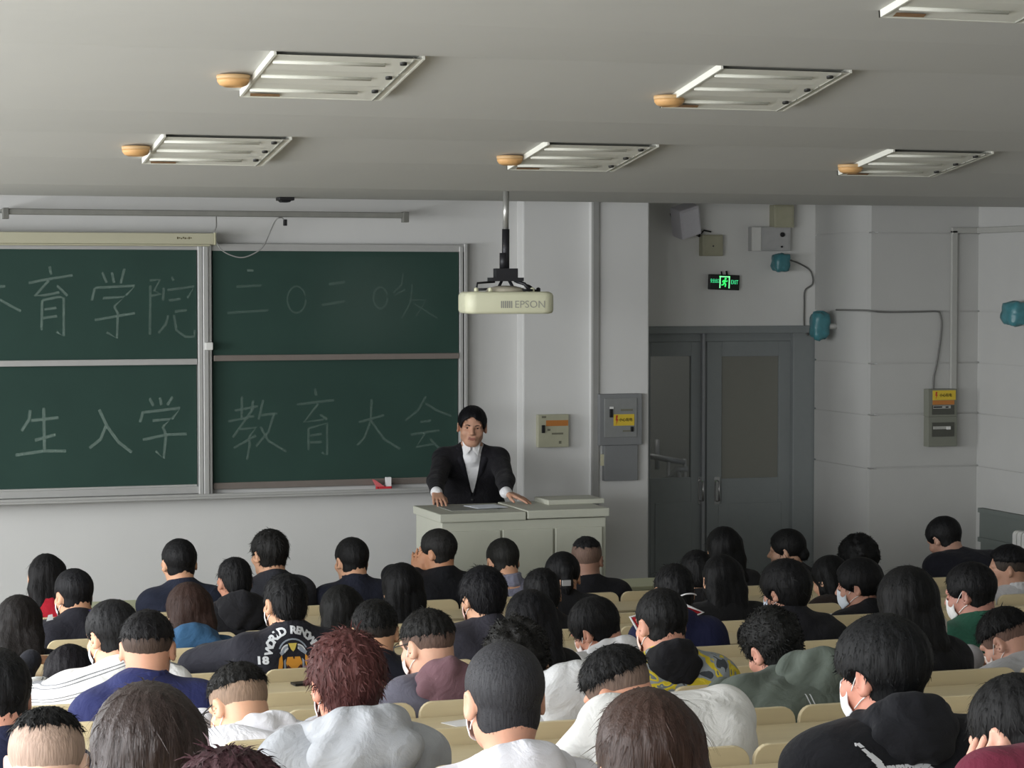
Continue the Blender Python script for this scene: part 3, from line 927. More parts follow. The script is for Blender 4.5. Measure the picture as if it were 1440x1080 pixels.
m = MB(); p = at(1317, 556, Y3 - .0065); m.prism([(p[0] + a * .9, p[2] + b * .8) for a, b in bolt], Y3 - .007, Y3 - .005); m.build('lightning_mark', mat('red_print', '#b0402c', .6), lb)

# ------------------------------------------------------------------ things over the door
DY = DOOR_Y
YE = DY - .05
e = empty('exit_sign', (at(1019, 410, YE)[0], YE, at(1019, 410, YE)[2]), 'black exit sign with glowing green running figure above the door', 'exit sign')
m = MB(); tilt = math.radians(-2.0)
pc = at(1019, 397, YE)
Ms = Matrix.Translation((pc[0], YE, pc[2])) @ Matrix.Rotation(-tilt, 4, 'Y') @ frame_M((0, 0, 0), (1, 0, 0), (0, 0, 1))
W2, H2 = .118, .055
m.box((-W2, -H2, -.03), (W2, H2, 0), 0, Ms); m.build('panel', mat('sign_black', '#0a100c', .3), e, .004)
G1 = emit_mat('sign_green', '#35f06a', 1.3); G2 = emit_mat('sign_pale_green', '#8effb0', .9); G3 = emit_mat('sign_letter_green', '#3fd48a', 1.1)
Zs = .002
text('lettering', '安全出口', .032, Ms @ Matrix.Translation((-.077, .006, Zs)), G3, e, .56)
text('lettering', 'EXIT', .042, Ms @ Matrix.Translation((.077, .002, Zs)), G3, e, .66)
m = MB()
for a, b in (((-.040, -.042), (-.032, .044)), ((.032, -.042), (.040, .044)), ((-.040, .036), (.040, .044))):
    m.box((a[0], a[1], 0), (b[0], b[1], Zs), 0, Ms)
m.build('doorway_mark', G2, e)
m = MB()
def flat(pts, r=.004):
    m.tube([Ms @ Vector((x, y, .002)) for x, y in pts], r, n=6)
m.lathe([(.007, 0), (.007, .003)], (0, 0, 0), 12, 0, Ms @ Matrix.Translation((.006, .026, 0)))
flat([(.003, .016), (-.004, -.004)], .007); flat([(-.004, -.004), (.008, -.014), (.004, -.032)], .0045); flat([(-.004, -.004), (-.012, -.018), (-.024, -.02)], .0045)
flat([(.003, .014), (.014, .006), (.022, .012)], .0035); flat([(.002, .014), (-.012, .012), (-.018, .0)], .0035)
m.build('running_figure', G1, e)
m = MB(); m.tube([Ms @ Vector((-.02, H2, -.01)), Ms @ Vector((-.02, H2 + .022, -.02))], .006); m.tube([Ms @ Vector((.02, H2, -.01)), Ms @ Vector((.02, H2 + .026, -.02))], .008); m.build('hook', M_BLACK, e)

e = empty('wall_speaker', (at(965, 335, DY - .15)[0], DY - .15, at(965, 335, DY)[2]), 'tilted pale box speaker high on the wall at the door recess corner', 'speaker')
p = at(966, 311, DY - .16)
Mq = Matrix.Translation(p) @ Matrix.Rotation(math.radians(-14), 4, 'Y') @ Matrix.Rotation(math.radians(18), 4, 'X') @ Matrix.Rotation(math.radians(10), 4, 'Z')
m = MB(); m.box((-.085, -.05, -.11), (.085, .08, .11), 0, Mq); m.build('cabinet', mat('pale_lilac_plastic', '#d2cfd6', .6, amt=.03), e, .012)
m = MB(); m.box((-.07, -.054, -.095), (.07, -.048, .095), 0, Mq); m.build('grille', mat('speaker_grille', '#d8d6dc', .8, scale=300, amt=.2), e, .004)
m = MB(); m.box((-.02, .08, -.02), (.02, .2, .02), 0, Mq); m.build('bracket', M_METAL, e)
m = MB(); m.tube([Mq @ Vector((.07, .0, -.11)), Mq @ Vector((.09, .02, -.14))], .008); m.tube([at(984, 326, DY - .05), at(983, 333, DY - .04)], .009); m.build('plug', M_BLACK, e)

def wbox(name, x0, y0, x1, y1, dep, mt, label, cat, extra=None):
    Y = DY - dep
    p = at((x0 + x1) / 2, y1, Y)
    e = empty(name, (p[0], Y, p[2]), label, cat)
    m = MB(); pbox(m, x0, y0, x1, y1, Y, dep); m.build('box', mt, e, .006)
    m = MB(); pbox(m, x0 + 2, y0 + 2, x1 - 2, y1 - 2, Y - .004, .006); m.build('lid', mt, e, .003)
    return e
e = wbox('junction_box', 988, 330, 1017, 360, .07, mat('cream_box', '#a8a68f', .5), 'cream junction box above the exit sign', 'junction box')
m = MB(); p = at(1003, 346, DY - .076); m.lathe([(.006, 0), (.006, .004)], (0, 0, 0), 10, 0, frame_M(p, (1, 0, 0), (0, 0, 1))); m.build('screw', M_METAL, e)
m = MB(); m.tube([at(986, 328, DY - .03), at(990, 324, DY - .02), at(1000, 326, DY - .03)], .006); m.build('cable', M_BLACK, e)
wbox('junction_box', 1089, 288, 1117, 320, .09, mat('cream_box', '#a8a68f', .5), 'cream junction box high under the ceiling above the door', 'junction box')
e = wbox('router_box', 1058, 319, 1112, 353, .08, mat('pale_grey_plastic', '#b1b1b0', .5), 'pale grey wall device above the right door leaf', 'wall device')
m = MB(); pbox(m, 1058, 319, 1071, 353, DY - .09, .02); m.build('antenna_cover', M_WHITE, e, .005)
for (px, py, r) in ((1100, 330, .017), (1099, 347, .007)):
    m = MB(); p = at(px, py, DY - .086); m.lathe([(r, 0), (r, .012), (r * .6, .016)], (0, 0, 0), 12, 0, frame_M(p, (1, 0, 0), (0, 0, 1))); m.build('knob', M_BLACK, e)

# lamps wrapped in teal plastic bags
M_BAG = mat('teal_plastic_bag', '#437c84', .35, scale=18, amt=.4, bump=.5, spec=.5)
def bag(px, py, Y, rx, ry, rz, label, seed, wallpt):
    c = np.array(at(px, py, Y))
    e = empty('bagged_wall_lamp', tuple(c), label, 'wrapped lamp', 'wall lamps wrapped in teal bags')
    r = np.random.RandomState(seed)
    nu, nv = 22, 14
    vs, fs = [], []
    ph = r.rand(6) * 6.28
    for i in range(nv + 1):
        v = i / nv * math.pi
        for j in range(nu):
            u = j / nu * 2 * math.pi
            x, y, z = math.sin(v) * math.cos(u), math.sin(v) * math.sin(u), math.cos(v)
            sq = 1.0 / max(abs(x), abs(y), abs(z)) ** .7
            d = 1 + .05 * math.sin(5 * u + ph[0] + 3 * z) + .05 * math.sin(9 * z + ph[1] + 2 * u) + .03 * math.sin(13 * u + ph[2])
            if z < -.4: d *= 1 - .25 * (-.4 - z) * (1 + math.sin(2 * u + ph[3]))
            vs.append((c[0] + rx * x * sq * d * .74, c[1] + ry * y * sq * d * .74, c[2] + rz * z * sq * d * .78))
    for i in range(nv):
        for j in range(nu):
            fs.append((i * nu + j, i * nu + (j + 1) % nu, (i + 1) * nu + (j + 1) % nu, (i + 1) * nu + j))
    m = MB(); m.add(vs, fs, 0, True); m.build('plastic_bag', M_BAG, e)
    m = MB(); m.tube([tuple(c), wallpt], .02); m.build('bracket', M_WHITE, e)
    return e
p = at(1098, 370, DY - .12); bag(1098, 370, DY - .12, .083, .08, .087, 'teal plastic bag around a wall lamp above the right door leaf', 1, (p[0], DY, p[2]))
p = at(1153, 459, DY - .35); bag(1153, 459, DY - .35, .088, .08, .133, 'taller teal plastic bag around a lamp at the upper right door corner', 2, (pier_x0 + .01, p[1], p[2]))
Xb = RIGHT_X - .12
q = at_x(1426, 442, Xb)
bag(1428, 442, q[1], .10, .13, .11, 'teal plastic bag around a lamp cut by the right photo edge', 3, (RIGHT_X, q[1], q[2]))

# cables and conduits on the right
def wire(name, pts, r, label, cat='cable', mt=None, ext=None):
    m = MB(); m.tube(pts, r, n=6)
    top(name, m, mt or M_CABLE, label, cat)
YW = DY - .012
wire('lamp_cable', catmull([at(1112, 366, DY - .1), at(1125, 371, YW), at(1138, 379, YW), at(1143, 390, YW), at(1142, 400, YW), at(1132, 409, YW), at(1131, 430, YW), at(1131, 460, YW), at(1136, 472, YW)]), .006,
     'grey cable curling from the upper teal bag down to the door corner', mt=mat('dark_cable', '#6d6d6a', .6))
YP = PIER_Y - .014
wire('wall_cable', catmull([(pier_x0 - .02, PIER_Y + .5, at(1170, 437, PIER_Y)[2]), (pier_x0 - .02, PIER_Y + .02, at(1170, 437, PIER_Y)[2]), at(1243, 439, YP), at(1290, 438.5, YP), at(1317, 438, YP), at(1322, 442, YP), at(1324, 455, YP), at(1322, 480, YP), at(1317, 512, YP), at(1313, 530, YP), at(1312, 548, YP)]), .007,
     'dark cable running along the right wall and down to the breaker box', mt=mat('dark_cable', '#6d6d6a', .6))
M_COND = mat('painted_conduit', '#a5a5a0', .6, amt=.03)
m = MB()
zt = at(1342, 324, YP)[2]; xk = at(1341, 430, YP)[0]
m.box((xk - .022, PIER_Y - .03, at(1341, 547, YP)[2]), (xk + .022, PIER_Y - .003, zt)); m.box((xk - .022, PIER_Y - .03, zt - .02), (RIGHT_X - .003, PIER_Y - .003, zt + .02)); m.box((RIGHT_X - .03, 6, zt - .02), (RIGHT_X - .003, PIER_Y - .003, zt + .02))
top('cable_duct', m, M_COND, 'white painted cable duct rising from the breaker box and turning along the right wall', 'cable duct', bevel=.004)

# grey dado board and radiator on the right wall
m = MB()
q0 = at_x(1378, 716, RIGHT_X - .02); z0_, z1_ = at_x(1375, 757, RIGHT_X)[2], q0[2]
m.box((RIGHT_X - .03, 8.0, z0_ - .0), (RIGHT_X, PIER_Y - .1, z1_)); m.box((RIGHT_X - .045, 8.0, z1_ - .02), (RIGHT_X, PIER_Y - .1, z1_ + .012)); m.box((RIGHT_X - .045, 8.0, z0_ - .012), (RIGHT_X, PIER_Y - .1, z0_ + .02))
m.box((RIGHT_X - .02, 8.0, .1), (RIGHT_X, PIER_Y - .1, z0_ - .012))
tag(m.build('trim_3', mat('grey_green_dado', '#6b726e', .6, amt=.04)), kind='structure')
q = at_x(1427, 750, RIGHT_X - .14)
e = empty('radiator', (RIGHT_X - .12, q[1] - .5, .2), 'white ribbed radiator at the right wall, cut by the photo edge', 'radiator')
zt = q[2] + .02
for i in range(12):
    yy = q[1] - .06 * i
    m = MB(); m.prism(rounded(RIGHT_X - .16, RIGHT_X - .07, .2, zt, .03, 4), yy - .05, yy - .004); m.build('fin', M_WHITE, e)
m = MB(); m.tube([(RIGHT_X - .11, q[1], zt - .06), (RIGHT_X - .11, q[1] - .75, zt - .06)], .018); m.tube([(RIGHT_X - .11, q[1], .26), (RIGHT_X - .11, q[1] - .75, .26)], .018)
m.box((RIGHT_X - .1, q[1] - .2, .3), (RIGHT_X - .05, q[1] - .17, .33)); m.box((RIGHT_X - .1, q[1] - .6, .0), (RIGHT_X - .07, q[1] - .57, .3)); m.build('pipe', M_WHITE, e)
# ================================================================== sculpting by smooth distance fields
F32 = np.float32


def _smin(a, b, k):
    if k <= 0:
        return np.minimum(a, b)
    h = np.maximum(k - np.abs(a - b), 0) / k
    return np.minimum(a, b) - h * h * k * .25


def _smax(a, b, k):
    return -_smin(-a, -b, k)


class Field:
    """smooth union / subtraction of tapered capsules and ellipsoids, turned into one closed skin"""

    def __init__(s):
        s.pr = []

    def cap(s, a, b, ra, rb=None, k=.02, op='u'):
        a = np.array(a, F32); b = np.array(b, F32)
        rb = ra if rb is None else rb
        r = max(ra, rb)
        s.pr.append(('c', (a, b, ra, rb), k, op, np.minimum(a, b) - r, np.maximum(a, b) + r))
        return s

    def chain(s, pts, rs, k=.02, op='u'):
        for i in range(len(pts) - 1):
            s.cap(pts[i], pts[i + 1], rs[i], rs[i + 1], k, op)
        return s

    def ell(s, c, r, R=None, k=.02, op='u'):
        c = np.array(c, F32); r = np.array(r, F32)
        R = np.eye(3, dtype=F32) if R is None else np.array(R, F32)
        e = np.sqrt(((R * r[None, :]) ** 2).sum(1))
        s.pr.append(('e', (c, r, R), k, op, c - e, c + e))
        return s

    def half(s, n, p, k=.008):
        """keep the side n points to"""
        s.pr.append(('h', (np.array(n, F32), np.array(p, F32)), k, 'i', None, None))
        return s

    def fn(s, f, lo, hi, k=.005, op='s'):
        s.pr.append(('f', f, k, op, np.array(lo, F32), np.array(hi, F32)))
        return s

    def eval(s, P, margin, disp=None):
        d = np.full(len(P), 1.0, F32)
        for kind, a, k, op, lo, hi in s.pr:
            if lo is None:
                idx = None
                Q = P
            else:
                mg = margin + k
                msk = ((P > lo - mg) & (P < hi + mg)).all(1)
                idx = np.nonzero(msk)[0]
                if len(idx) == 0:
                    continue
                Q = P[idx]
            if kind == 'c':
                A, B, ra, rb = a
                ab = B - A
                L2 = float(ab @ ab) + 1e-12
                t = np.clip(((Q - A) @ ab) / L2, 0, 1)
                v = Q - A - t[:, None] * ab
                q = np.sqrt((v * v).sum(1)) - (ra + (rb - ra) * t)
            elif kind == 'e':
                C, r, R = a
                v = (Q - C) @ R
                k0 = np.sqrt(((v / r) ** 2).sum(1)) + 1e-9
                k1 = np.sqrt(((v / (r * r)) ** 2).sum(1)) + 1e-9
                q = k0 * (k0 - 1) / k1
                q = np.where(k0 < .35, -float(r.min()) * .65, q)
            elif kind == 'h':
                n, p = a
                q = -((Q - p) @ n)
            else:
                q = a(Q)
            q = q.astype(F32)
            cur = d if idx is None else d[idx]
            if op == 'u':
                res = _smin(cur, q, k)
            elif op == 's':
                res = _smax(cur, -q, k)
            else:
                res = _smax(cur, q, k)
            if idx is None:
                d = res
            else:
                d[idx] = res
        if disp is not None:
            d = d + disp(P).astype(F32)
        return d

    def skin(s, h, disp=None, amp=.0):
        lo = np.min([p[4] for p in s.pr if p[3] == 'u'], 0) - .03
        hi = np.max([p[5] for p in s.pr if p[3] == 'u'], 0) + .03
        S = 4
        H = h * S
        nc = np.ceil((hi - lo) / H).astype(int)
        ax = [lo[i] + (np.arange(nc[i]) + .5) * H for i in range(3)]
        C = np.stack(np.meshgrid(*ax, indexing='ij'), -1).reshape(-1, 3).astype(F32)
        dc = s.eval(C, H * 2.5)
        near = (np.abs(dc) < H * 1.25 + amp).reshape(nc)
        neg = (dc < 0).reshape(nc)
        nn = nc * S + 1
        D = np.ones(nn, F32)
        rep = np.repeat(np.repeat(np.repeat(neg, S, 0), S, 1), S, 2)
        D[:-1, :-1, :-1][rep] = -1
        nm = np.zeros(nn, bool)
        rp = np.repeat(np.repeat(np.repeat(near, S, 0), S, 1), S, 2)
        nm[:-1, :-1, :-1] |= rp; nm[1:, :-1, :-1] |= rp; nm[:-1, 1:, :-1] |= rp; nm[:-1, :-1, 1:] |= rp
        nm[1:, 1:, :-1] |= rp; nm[1:, :-1, 1:] |= rp; nm[:-1, 1:, 1:] |= rp; nm[1:, 1:, 1:] |= rp
        ijk = np.stack(np.nonzero(nm), 1)
        P = (lo + ijk * h).astype(F32)
        D[nm] = s.eval(P, .03, disp)
        # surface nets
        sg = D < 0
        cnt = np.zeros(nn - 1, np.int8)
        corners = [(i, j, k) for i in (0, 1) for j in (0, 1) for k in (0, 1)]
        def sl(c): return tuple(slice(c[a], nn[a] - 1 + c[a]) for a in range(3))
        for c in corners:
            cnt += sg[sl(c)]
        act = (cnt > 0) & (cnt < 8)
        cell = np.stack(np.nonzero(act), 1)
        if len(cell) == 0:
            return np.zeros((0, 3), F32), np.zeros((0, 4), int)
        vid = np.full(nn - 1, -1, np.int32)
        vid[act] = np.arange(len(cell))
        val = np.stack([D[cell[:, 0] + c[0], cell[:, 1] + c[1], cell[:, 2] + c[2]] for c in corners], 1)
        acc = np.zeros((len(cell), 3), F32); num = np.zeros(len(cell), F32)
        for a in range(8):
            for b in range(a + 1, 8):
                ca, cb = np.array(corners[a]), np.array(corners[b])
                if np.abs(ca - cb).sum() != 1:
                    continue
                va, vb = val[:, a], val[:, b]
                x = (va < 0) != (vb < 0)
                t = np.where(x, va / np.where(np.abs(va - vb) < 1e-9, 1, va - vb), 0)
                acc += np.where(x[:, None], ca + t[:, None] * (cb - ca), 0)
                num += x
        V = lo + (cell + acc / np.maximum(num, 1)[:, None]) * h
        quads = []
        for axis in range(3):
            o1, o2 = [(1, 2), (2, 0), (0, 1)][axis]
            d0 = [slice(None)] * 3; d1 = [slice(None)] * 3
            d0[axis] = slice(0, nn[axis] - 1); d1[axis] = slice(1, nn[axis])
            ch = sg[tuple(d0)] != sg[tuple(d1)]
            e = np.stack(np.nonzero(ch), 1)
            ok = (e[:, o1] > 0) & (e[:, o2] > 0) & (e[:, o1] < nn[o1] - 1) & (e[:, o2] < nn[o2] - 1)
            e = e[ok]
            inside = sg[e[:, 0], e[:, 1], e[:, 2]]
            def nb(p, q):
                f = e.copy(); f[:, o1] -= p; f[:, o2] -= q
                return vid[f[:, 0], f[:, 1], f[:, 2]]
            q = np.stack([nb(0, 0), nb(1, 0), nb(1, 1), nb(0, 1)], 1)
            q[~inside] = q[~inside][:, ::-1]
            quads.append(q)
        Q = np.concatenate(quads)
        Q = Q[(Q >= 0).all(1)]
        return V.astype(F32), Q


def np_mesh(name, V, Q, mats, parent, mi=None, smooth=True):
    me = bpy.data.meshes.new(name)
    o0 = np.array(origin(parent)) if parent is not None else np.zeros(3)
    V = V - o0
    me.vertices.add(len(V)); me.vertices.foreach_set('co', V.astype(F32).ravel())
    me.loops.add(Q.size); me.loops.foreach_set('vertex_index', Q.astype(np.int32).ravel())
    me.polygons.add(len(Q))
    n = Q.shape[1]
    me.polygons.foreach_set('loop_start', np.arange(0, Q.size, n, dtype=np.int32))
    me.polygons.foreach_set('loop_total', np.full(len(Q), n, np.int32))
    for m in mats:
        me.materials.append(m)
    if mi is not None:
        me.polygons.foreach_set('material_index', np.asarray(mi, np.int32))
    me.polygons.foreach_set('use_smooth', np.full(len(Q), smooth, bool))
    me.update(calc_edges=True)
    me.validate()
    return link_mesh(name, me, parent)


def largest(V, Q):
    """keep only the main connected skin"""
    n = len(V)
    lab = np.arange(n)
    E = np.concatenate([Q[:, [0, 1]], Q[:, [1, 2]], Q[:, [2, 3]]])
    while True:
        m = np.minimum(lab[E[:, 0]], lab[E[:, 1]])
        l2 = lab.copy()
        np.minimum.at(l2, E[:, 0], m); np.minimum.at(l2, E[:, 1], m)
        l2 = l2[l2]
        if (l2 == lab).all():
            break
        lab = l2
    c = np.bincount(lab, minlength=n)
    keep = lab == c.argmax()
    idx = np.cumsum(keep) - 1
    Q = Q[keep[Q].all(1)]
    return V[keep], idx[Q]


def wob(seed, freq, amp):
    r = np.random.RandomState(seed)
    K = r.normal(size=(5, 3)) * freq
    ph = r.rand(5) * 6.28
    def f(P):
        a = np.zeros(len(P))
        for i in range(5):
            a += np.sin(P @ K[i] + ph[i] + 1.3 * np.sin(P @ K[(i + 1) % 5] * .6 + ph[i - 1]))
        return a * (amp / 2.2)
    return f


def rotm(yaw=0, pitch=0, roll=0):
    """head turn: yaw to its left, pitch forward/down, roll to its right (degrees)"""
    y, p, r = (math.radians(v) for v in (yaw, pitch, roll))
    M = Matrix.Rotation(y, 3, 'Z') @ Matrix.Rotation(-p, 3, 'X') @ Matrix.Rotation(r, 3, 'Y')
    return np.array(M)


# ------------------------------------------------------------------ the figure
SKINS = {}
def skin_mat(tone):
    return mat('skin_' + tone.strip('#'), tone, .55, 'skin', scale=40, amt=.07, bump=.02)
M_LIP = mat('lips', '#8d5c50', .5, 'skin', amt=.05)
def hair_mat(col, gloss=False):
    if gloss:
        return mat('sleek_hair_' + col.strip('#'), tuple(v * .72 for v in srgb(col)[:3]) + (1,), .48, 'hair', scale=45, amt=.6, bump=.3, spec=.34)
    c = srgb(col)
    if max(c[:3]) < .02:
        c = tuple(v * .62 for v in c[:3]) + (1,)
    return mat('hair_' + col.strip('#'), c, .62, 'hair', scale=30, amt=.5, bump=.3, spec=.2)
def cloth_mat(col, rough=.85):
    return mat('cloth_' + col.strip('#'), col, rough, 'fabric', scale=12, amt=.07, bump=.12, spec=.25)


class Head:
    def __init__(s, C, R, k=1.0):
        s.C = np.array(C, float); s.R = np.array(R, float); s.k = k

    def p(s, x, y, z):
        return s.C + s.R @ (np.array([x, y, z]) * s.k)

    def loc(s, P):
        return ((P - s.C) @ s.R) / s.k


def head_field(F, H, face=True):
    k = H.k
    e = lambda c, r, kk=.02, op='u': F.ell(H.p(*c), np.array(r) * k, H.R, kk * k, op)
    c = lambda a, b, ra, rb, kk=.02, op='u': F.cap(H.p(*a), H.p(*b), ra * k, rb * k, kk * k, op)
    e((0, -.012, .03), (.075, .094, .082))
    e((0, -.028, -.036), (.066, .060, .068), .035)
    e((0, .028, -.038), (.062, .062, .074), .03)
    e((0, .06, -.092), (.028, .024, .022), .03)
    c((-.045, -.0, -.07), (-.02, .055, -.095), .018, .016, .03); c((.045, -.0, -.07), (.02, .055, -.095), .018, .016, .03)
    if face:
        e((-.034, .088, .001), (.017, .018, .012), .02, 's'); e((.034, .088, .001), (.017, .018, .012), .02, 's')
        c((-.045, .074, .018), (.045, .074, .018), .012, .012, .018)
        c((0, .088, .006), (0, .108, -.028), .008, .012, .012)
        c((-.012, .096, -.033), (.012, .096, -.033), .008, .008, .008)
        e((-.042, .062, -.032), (.024, .02, .02), .025); e((.042, .062, -.032), (.024, .02, .02), .025)
        c((-.018, .086, -.058), (.018, .086, -.058), .008, .008, .01); c((-.016, .083, -.068), (.016, .083, -.068), .009, .009, .01)
        c((-.022, .096, -.0625), (.022, .096, -.0625), .0028, .0028, .004, 's')
    for sx in (-1, 1):
        Re = H.R @ np.array(Matrix.Rotation(sx * math.radians(-30), 3, 'Z'))
        F.ell(H.p(sx * .0845, -.014, -.012), np.array((.0095, .021, .034)) * k, Re, .005 * k)
        F.ell(H.p(sx * .0935, -.008, -.010), np.array((.006, .012, .021)) * k, Re, .005 * k, 's')


def hand_field(F, W, d, up, lr, curl=.5, spread=1.0):
    W = np.array(W, float); d = np.array(d, float); d /= np.linalg.norm(d)
    up = np.array(up, float); up -= d * (up @ d); up /= np.linalg.norm(up)
    s = np.cross(d, up)
    t = -s * lr
    offs = [.030, .010, -.010, -.029]
    L = [.92, 1.0, .95, .76]
    for i, o in enumerate(offs):
        K = W + d * (.088 - .006 * abs(i - 1)) + t * o
        F.cap(W + t * o * .6 + d * .01, K, .0145, .011, .012)
        dd = d + t * (o * 3.2 * spread)
        dd /= np.linalg.norm(dd)
        P = K; a = 0
        for seg, (ln, r0, r1) in enumerate(((.040, .0092, .0086), (.026, .0086, .0080), (.020, .0080, .0066))):
            a += curl * (.45, .75, .5)[seg]
            q = P + (dd * math.cos(a) - up * math.sin(a)) * ln * L[i]
            F.cap(P, q, r0, r1, .003)
            P = q
    b = W + d * .028 + t * .022 - up * .004
    q = b + (d * .62 + t * .72 - up * .25 * (1 + curl)) * .040
    F.cap(W + d * .012 + t * .008, b, .015, .0135, .012); F.cap(b, q, .0135, .0105, .008)
    q2 = q + (d * .92 + t * .25 - up * .3 * (1 + curl)) * .030
    F.cap(q, q2, .0105, .0078, .004)


def two_bone(A, W, l1, l2, pole):
    A = np.array(A, float); W = np.array(W, float)
    v = W - A; d = np.linalg.norm(v)
    if d > (l1 + l2) * .995:
        W = A + v * ((l1 + l2) * .995 / d); v = W - A; d = np.linalg.norm(v)
    a = (l1 * l1 - l2 * l2 + d * d) / (2 * d)
    h = math.sqrt(max(0, l1 * l1 - a * a))
    u = v / d
    p = np.array(pole, float); p = p - u * (p @ u); p /= np.linalg.norm(p)
    return A + u * a + p * h, W


class Fig:
    """skeleton of one figure in world coordinates"""
    pass


def build_skeleton(H, pelvis, fwd, sex, tx_yaw=0, wide=1.0, slump=.05, neck_len=.085, sx=0., sz=0.):
    f = Fig()
    f.H = H
    fw = np.array(fwd, float); fw /= np.linalg.norm(fw)
    f.up = np.array([0, 0, 1.0]); f.f = fw; f.r = np.cross(fw, f.up)
    f.P = np.array(pelvis, float)
    base = H.p(0, -.028, -.055)
    down_h = H.R @ np.array([0, -.10, -1.0])
    chest_dir = f.up * -1 - fw * .15
    dn = down_h * .5 + chest_dir * .5
    dn /= np.linalg.norm(dn)
    f.nb = base; f.N = base + dn * neck_len
    f.N = f.N + f.r * sx * .5
    bow = float(np.clip(((H.R @ np.array([0, 0, 1.0])) @ fw - .20) / .33, 0, 1))      # a bent neck lies along the raised shoulders
    f.S = f.N - f.up * (.06 - .055 * bow) - fw * (.005 + .085 * bow) + f.r * sx * .5 + f.up * sz
    f.sw = (.158 if sex == 'm' else .138) * wide
    sp = f.S - f.P
    f.c = f.P + sp * .5 - fw * slump - 0 * f.up
    f.rt = f.r * math.cos(math.radians(tx_yaw)) + fw * math.sin(math.radians(tx_yaw))
    f.sex = sex; f.wide = wide
    def B(t):
        return (1 - t) ** 2 * f.P + 2 * t * (1 - t) * f.c + t * t * f.S
    f.B = B
    f.sh = {+1: f.S + f.rt * f.sw - f.up * .022, -1: f.S - f.rt * f.sw - f.up * .022}
    f.arm = {}
    return f


def set_arm(f, side, wrist, pole=None, l1=.275, l2=.245):
    pole = (f.rt * side * .55 - f.up * 1.0 - f.f * .25) if pole is None else pole
    e, w_ = two_bone(f.sh[side], wrist, l1, l2, pole)
    f.arm[side] = (e, w_)


def torso_field(F, f, g, k=.05, arms=True, cuff=0.0, body=1.0):
    """g: thickness added over the bare body"""
    r, S = f.rt, f.S
    w = f.wide
    ft = 1.0 if f.sex == 'm' else .9
    F.cap(f.sh[-1] + r * .03, f.sh[1] - r * .03, .055 * ft + g, None, k)
    F.cap(f.N - f.up * .01 - f.f * .012, f.sh[1] - r * .035 + f.up * .012, .046 * ft + g, .04 * ft + g, k)
    F.cap(f.N - f.up * .01 - f.f * .012, f.sh[-1] + r * .035 + f.up * .012, .046 * ft + g, .04 * ft + g, k)
    c = f.B(.74); F.cap(c - r * .085 * w, c + r * .085 * w, .104 * ft + g, None, k)
    c = f.B(.5); F.cap(c - r * .085 * w, c + r * .085 * w, .096 * ft * body + g, None, k)
    c = f.B(.26); F.cap(c - r * .08 * w, c + r * .08 * w, .098 * ft * body + g, None, k)
    c = f.B(.02); F.cap(c - r * .085 * w, c + r * .085 * w, .112 * ft * body + g, None, k)
    if arms:
        for sd in (-1, 1):
            if sd in f.arm:
                e, w_ = f.arm[sd]
                F.cap(f.sh[sd], e, .053 * ft + g, .042 * ft + g, .045)
                dv = w_ - e
                F.cap(e, e + dv * (1 - cuff), .042 * ft + g, (.033 if g > 0 else .027) * ft + g * .8, .02)


def leg_field(F, f, hips, knees, ankles, toes, g=0.0):
    for i in range(2):
        F.cap(hips[i], knees[i], .078 + g, .055 + g, .04)
        F.cap(knees[i], ankles[i], .053 + g, .04 + g, .02)


def fold_fn(seed, amp=.006, freq=16):
    return wob(seed, freq, amp)


def hair_disp(H, amp, seed, streak=1.0, curl=0.0, taper=False):
    r = np.random.RandomState(seed)
    a, b, c = r.rand(3) * 6.28
    wn = wob(seed + 5, 40, .5)
    wc = wob(seed + 9, 70, 1.0)
    def f(P):
        L = H.loc(P)
        # direction round the crown (slightly behind the top of the head)
        az = np.arctan2(L[:, 0], -(L[:, 1] + .035))
        q = wn(P)
        d = np.sin(az * 15 + a + 2.5 * q) * .5 + np.sin(az * 31 + b + 3 * q) * .35 + np.sin(az * 57 + c + 4 * q + L[:, 2] * 30) * .25
        g = np.clip((L[:, 2] + .075) / .06, .12, 1) if taper else 1.0
        return g * (amp * streak * d + curl * wc(P))
    return f


